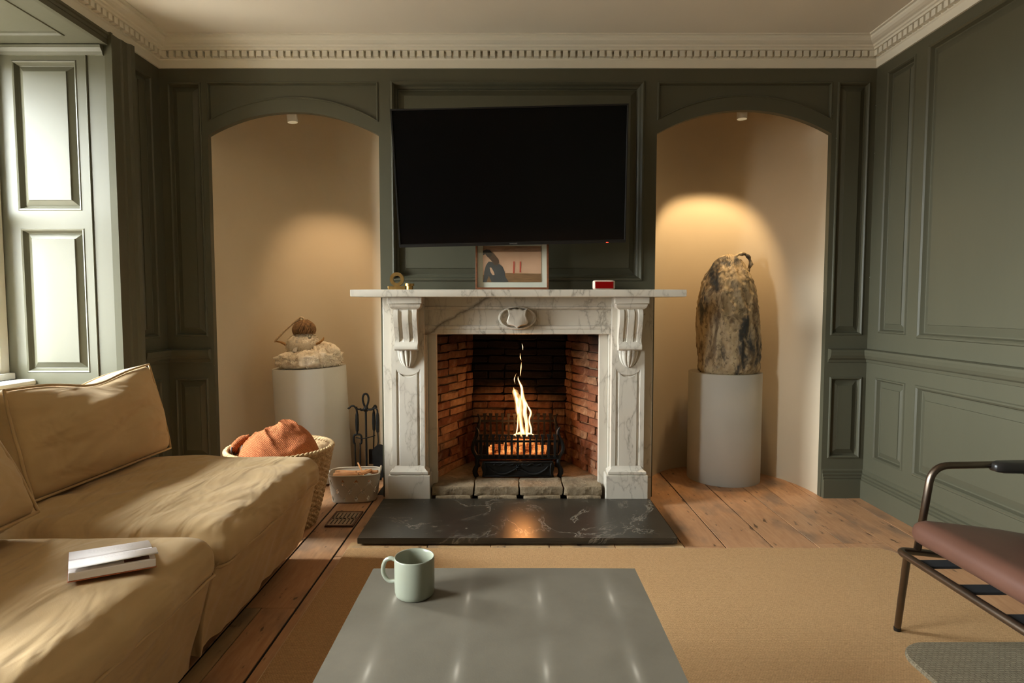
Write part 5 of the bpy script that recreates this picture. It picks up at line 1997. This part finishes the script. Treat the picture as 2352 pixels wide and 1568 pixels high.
tool('tongs', 'black iron coal tongs hanging leftmost on the tool stand', TX - 0.050, TY - 0.006, 0.415, [
    ('handle', handle()),
    ('hook', MB().tube([(0, 0, 0.0), (-0.004, 0, 0.020), (-0.018, 0, 0.036), (-0.034, 0, 0.034), (-0.046, 0, 0.022), (-0.052, 0, 0.026)], [0.006, 0.0055, 0.0055, 0.005, 0.005, 0.0055], 8)),
    ('spring', MB().tube([(0, 0, -0.115), (-0.004, 0, -0.13), (-0.019, 0, -0.138), (-0.020, 0, -0.175), (-0.014, 0, -0.185)], 0.006, 8).tube([(0, 0, -0.13), (0.022, 0, -0.136), (0.024, 0, -0.175), (0.018, 0, -0.185)], 0.006, 8)),
    ('arm', MB().tube([(-0.014, 0, -0.18), (-0.012, 0, -0.30), (-0.012, 0, -0.335)], 0.004, 8)),
    ('arm', MB().tube([(0.016, 0, -0.18), (0.014, 0, -0.30), (0.012, 0, -0.345)], 0.004, 8)),
    ('claw', MB().tube([(-0.012, 0, -0.335), (-0.030, 0.0, -0.350), (-0.036, 0, -0.378)], [0.005, 0.006, 0.001], 6)),
    ('claw', MB().tube([(-0.012, 0, -0.335), (0.004, -0.01, -0.352), (0.008, -0.01, -0.376)], [0.005, 0.006, 0.001], 6)),
    ('claw', MB().tube([(0.012, 0, -0.345), (0.030, 0, -0.355), (0.038, 0, -0.384)], [0.005, 0.006, 0.001], 6)),
    ('claw', MB().tube([(0.012, 0, -0.345), (0.000, -0.01, -0.362), (-0.010, -0.01, -0.392)], [0.005, 0.006, 0.001], 6)),
])
tool('hearth_brush', 'black hearth brush hanging right behind the pole of the tool stand', TX + 0.040, TY + 0.025, 0.415, [
    ('handle', handle()),
    ('hook', MB().tube([(0, 0, 0.0), (0.0, 0, 0.024), (0.010, 0, 0.034), (0.018, 0, 0.020)], 0.005, 8)),
    ('shaft', MB().tube([(0, 0, -0.11), (-0.004, 0, -0.225)], 0.004, 8)),
    ('bristles', MB().box(-0.030, -0.010, -0.310, 0.018, 0.010, -0.225)),
])
shv = []
for k in range(13):
    a = PI * k / 12
    shv.append((0.042 * math.cos(a), -0.235 + 0.052 * math.sin(a)))
shv = [(0.042, -0.37)] + shv + [(-0.034, -0.385)]
tool('ash_shovel', 'black ash shovel hanging rightmost on the tool stand', TX + 0.074, TY - 0.028, 0.415, [
    ('handle', handle()),
    ('hook', MB().tube([(0, 0, 0.0), (-0.002, 0, 0.018), (-0.014, 0, 0.028), (-0.026, 0, 0.022)], 0.005, 8)),
    ('shaft', MB().tube([(0, 0, -0.11), (0.002, 0, -0.165), (-0.002, 0, -0.19), (0.0, 0.002, -0.20)], 0.004, 8)),
    ('blade', MB().prism(shv, lambda u, v, d: (u + 0.012, d + 0.01 * abs(u) / 0.04 * -1, v), 0.0, 0.004)),
])

# ------------------------------------------------------------------ floor vent
fv = thing('floor_vent', 'square rusty iron air vent set in the floor beside the hearth slab', 'vent')
m = MB()
w, l = 0.066, 0.098
for (a, b, c, d) in ((-w, -l, -w + 0.008, l), (w - 0.008, -l, w, l), (-w, -l, w, -l + 0.010), (-w, l - 0.010, w, l)):
    m.box(a, b, 0.0, c, d, 0.006)
m.build('frame', M['rust_iron'], fv, bevel=0.0015)
m = MB()
ys = [-l + 0.010, -l + 0.022, -0.008, 0.008, l - 0.022, l - 0.010]
for a, b in ((0, 1), (2, 3), (4, 5)):
    m.box(-w + 0.008, ys[a], 0.0, w - 0.008, ys[b], 0.004)
nb = 6
for k in range(nb + 1):
    x = -w + 0.010 + (2 * w - 0.020) * k / nb
    m.box(x - 0.0064, ys[1], 0.0, x + 0.0064, ys[4], 0.004)
m.build('grille', simple('grey_vent_iron', lin(168, 140, 110), 0.7, 0.0, col2=lin(140, 116, 90), nscale=30), fv)
MB().box(-w + 0.002, -l + 0.002, 0.0, w - 0.002, l - 0.002, 0.0012).build('shade_sheet', M['void'], fv)  # near-black sheet painting in the shade of the hole below the grille
place(fv, (-0.808, 2.822, 0.0025))

# ------------------------------------------------------------------ armchair of bent tube
ch = thing('tubular_armchair', 'armchair of bronze steel tube with a brown leather seat, right photo edge', 'chair')
R = 0.0105
yF, yN = 1.742, 1.12      # far and near side
xF, xB = 1.150, 1.62
zr = 0.302
# seat frame: closed loop, front rail runs along y
MB().tube(fillet([(xB, yF, zr - 0.05), (xF, yF, zr), (xF, yN, zr), (xB, yN, zr - 0.05)], 0.035), R, 12).build('seat_frame', M['bronze'], ch, smooth=True)
for yy in (yF, yN):
    s = 1 if yy == yF else -1
    MB().tube([(xF + 0.012, yy - s * 0.03, zr - 0.004), (xF + 0.058, yy + s * 0.070, 0.028)], [R, R * 0.92], 12).build('leg', M['bronze'], ch, smooth='auto')
    MB().lathe([(0, 0), (R * 0.95, 0.0), (R * 1.0, 0.010), (0.0, 0.012)], (xF + 0.060, yy + s * 0.074, 0.0125), 12).build('leg_cap', M['black'], ch, smooth='auto')
    # arm: rises from the side rail, bends back
    MB().tube(fillet([(xF + 0.062, yy + s * 0.002, zr - 0.004), (xF + 0.098, yy + s * 0.004, 0.556), (1.78, yy + s * 0.004, 0.566)], 0.052, 8), R, 12).build('arm', M['bronze'], ch, smooth=True)
    # dark rear leg sweeping up to the arm
    m = MB()
    m.tube([(1.66, yy + s * 0.03, 0.015), (1.60, yy + s * 0.012, 0.26), (1.572, yy + s * 0.004, 0.42), (1.56, yy, 0.50), (1.52, yy, 0.545)], [0.018, 0.026, 0.028, 0.026, 0.016], 12, True, 0.6)
    m.build('rear_leg', M['dark_wood'], ch, smooth=True)
    pad = rounded_box(0.170, 0.030, 0.016, 0.014, (14, 6, 4), lambda p, u: Vector((p.x, p.y * (1 - 0.35 * max(0, -u.x) ** 2), p.z)))
    pad.build('arm_pad', M['dark_wood'], ch, smooth=True).location = (1.585, yy - s * 0.008, 0.556)
MB().tube([(xB + 0.06, yN, 0.50), (xB + 0.16, yN + 0.1, 0.56), (xB + 0.18, (yN + yF) / 2, 0.57), (xB + 0.16, yF - 0.1, 0.56), (xB + 0.06, yF, 0.50)], [0.02, 0.03, 0.034, 0.03, 0.02], 12, True, 0.5).build('back_rail', M['dark_wood'], ch, smooth=True)
for k in range(4):
    y = yF - 0.10 - 0.15 * k
    MB().box(xF - 0.002, y - 0.022, zr - 0.004, xB - 0.02, y + 0.022, zr + 0.004).build('strap', M['strap'], ch, bevel=0.002)


def seat_fn(p, u):
    p = p.copy()
    edge = 1 - 0.35 * max(0, u.x * -1) ** 4
    p.z *= (1 - 0.25 * max(0.0, u.x))
    p.z += 0.012 * (1 - u.x * u.x) * (1 - u.y ** 4)
    p.y *= 1 - 0.03 * u.x
    return p


so = rounded_box(0.235, 0.290, 0.036, 0.034, (30, 24, 10), seat_fn).build('seat', M['leather'], ch, smooth=True)
so.location = (xF + 0.243, (yF + yN) / 2 - 0.012, zr + 0.048)
so.rotation_euler = (0, math.radians(7), 0)
rebase(ch, (1.4, 1.43, 0.0125))
ch.location = (1.4, 1.43, 0.0125)
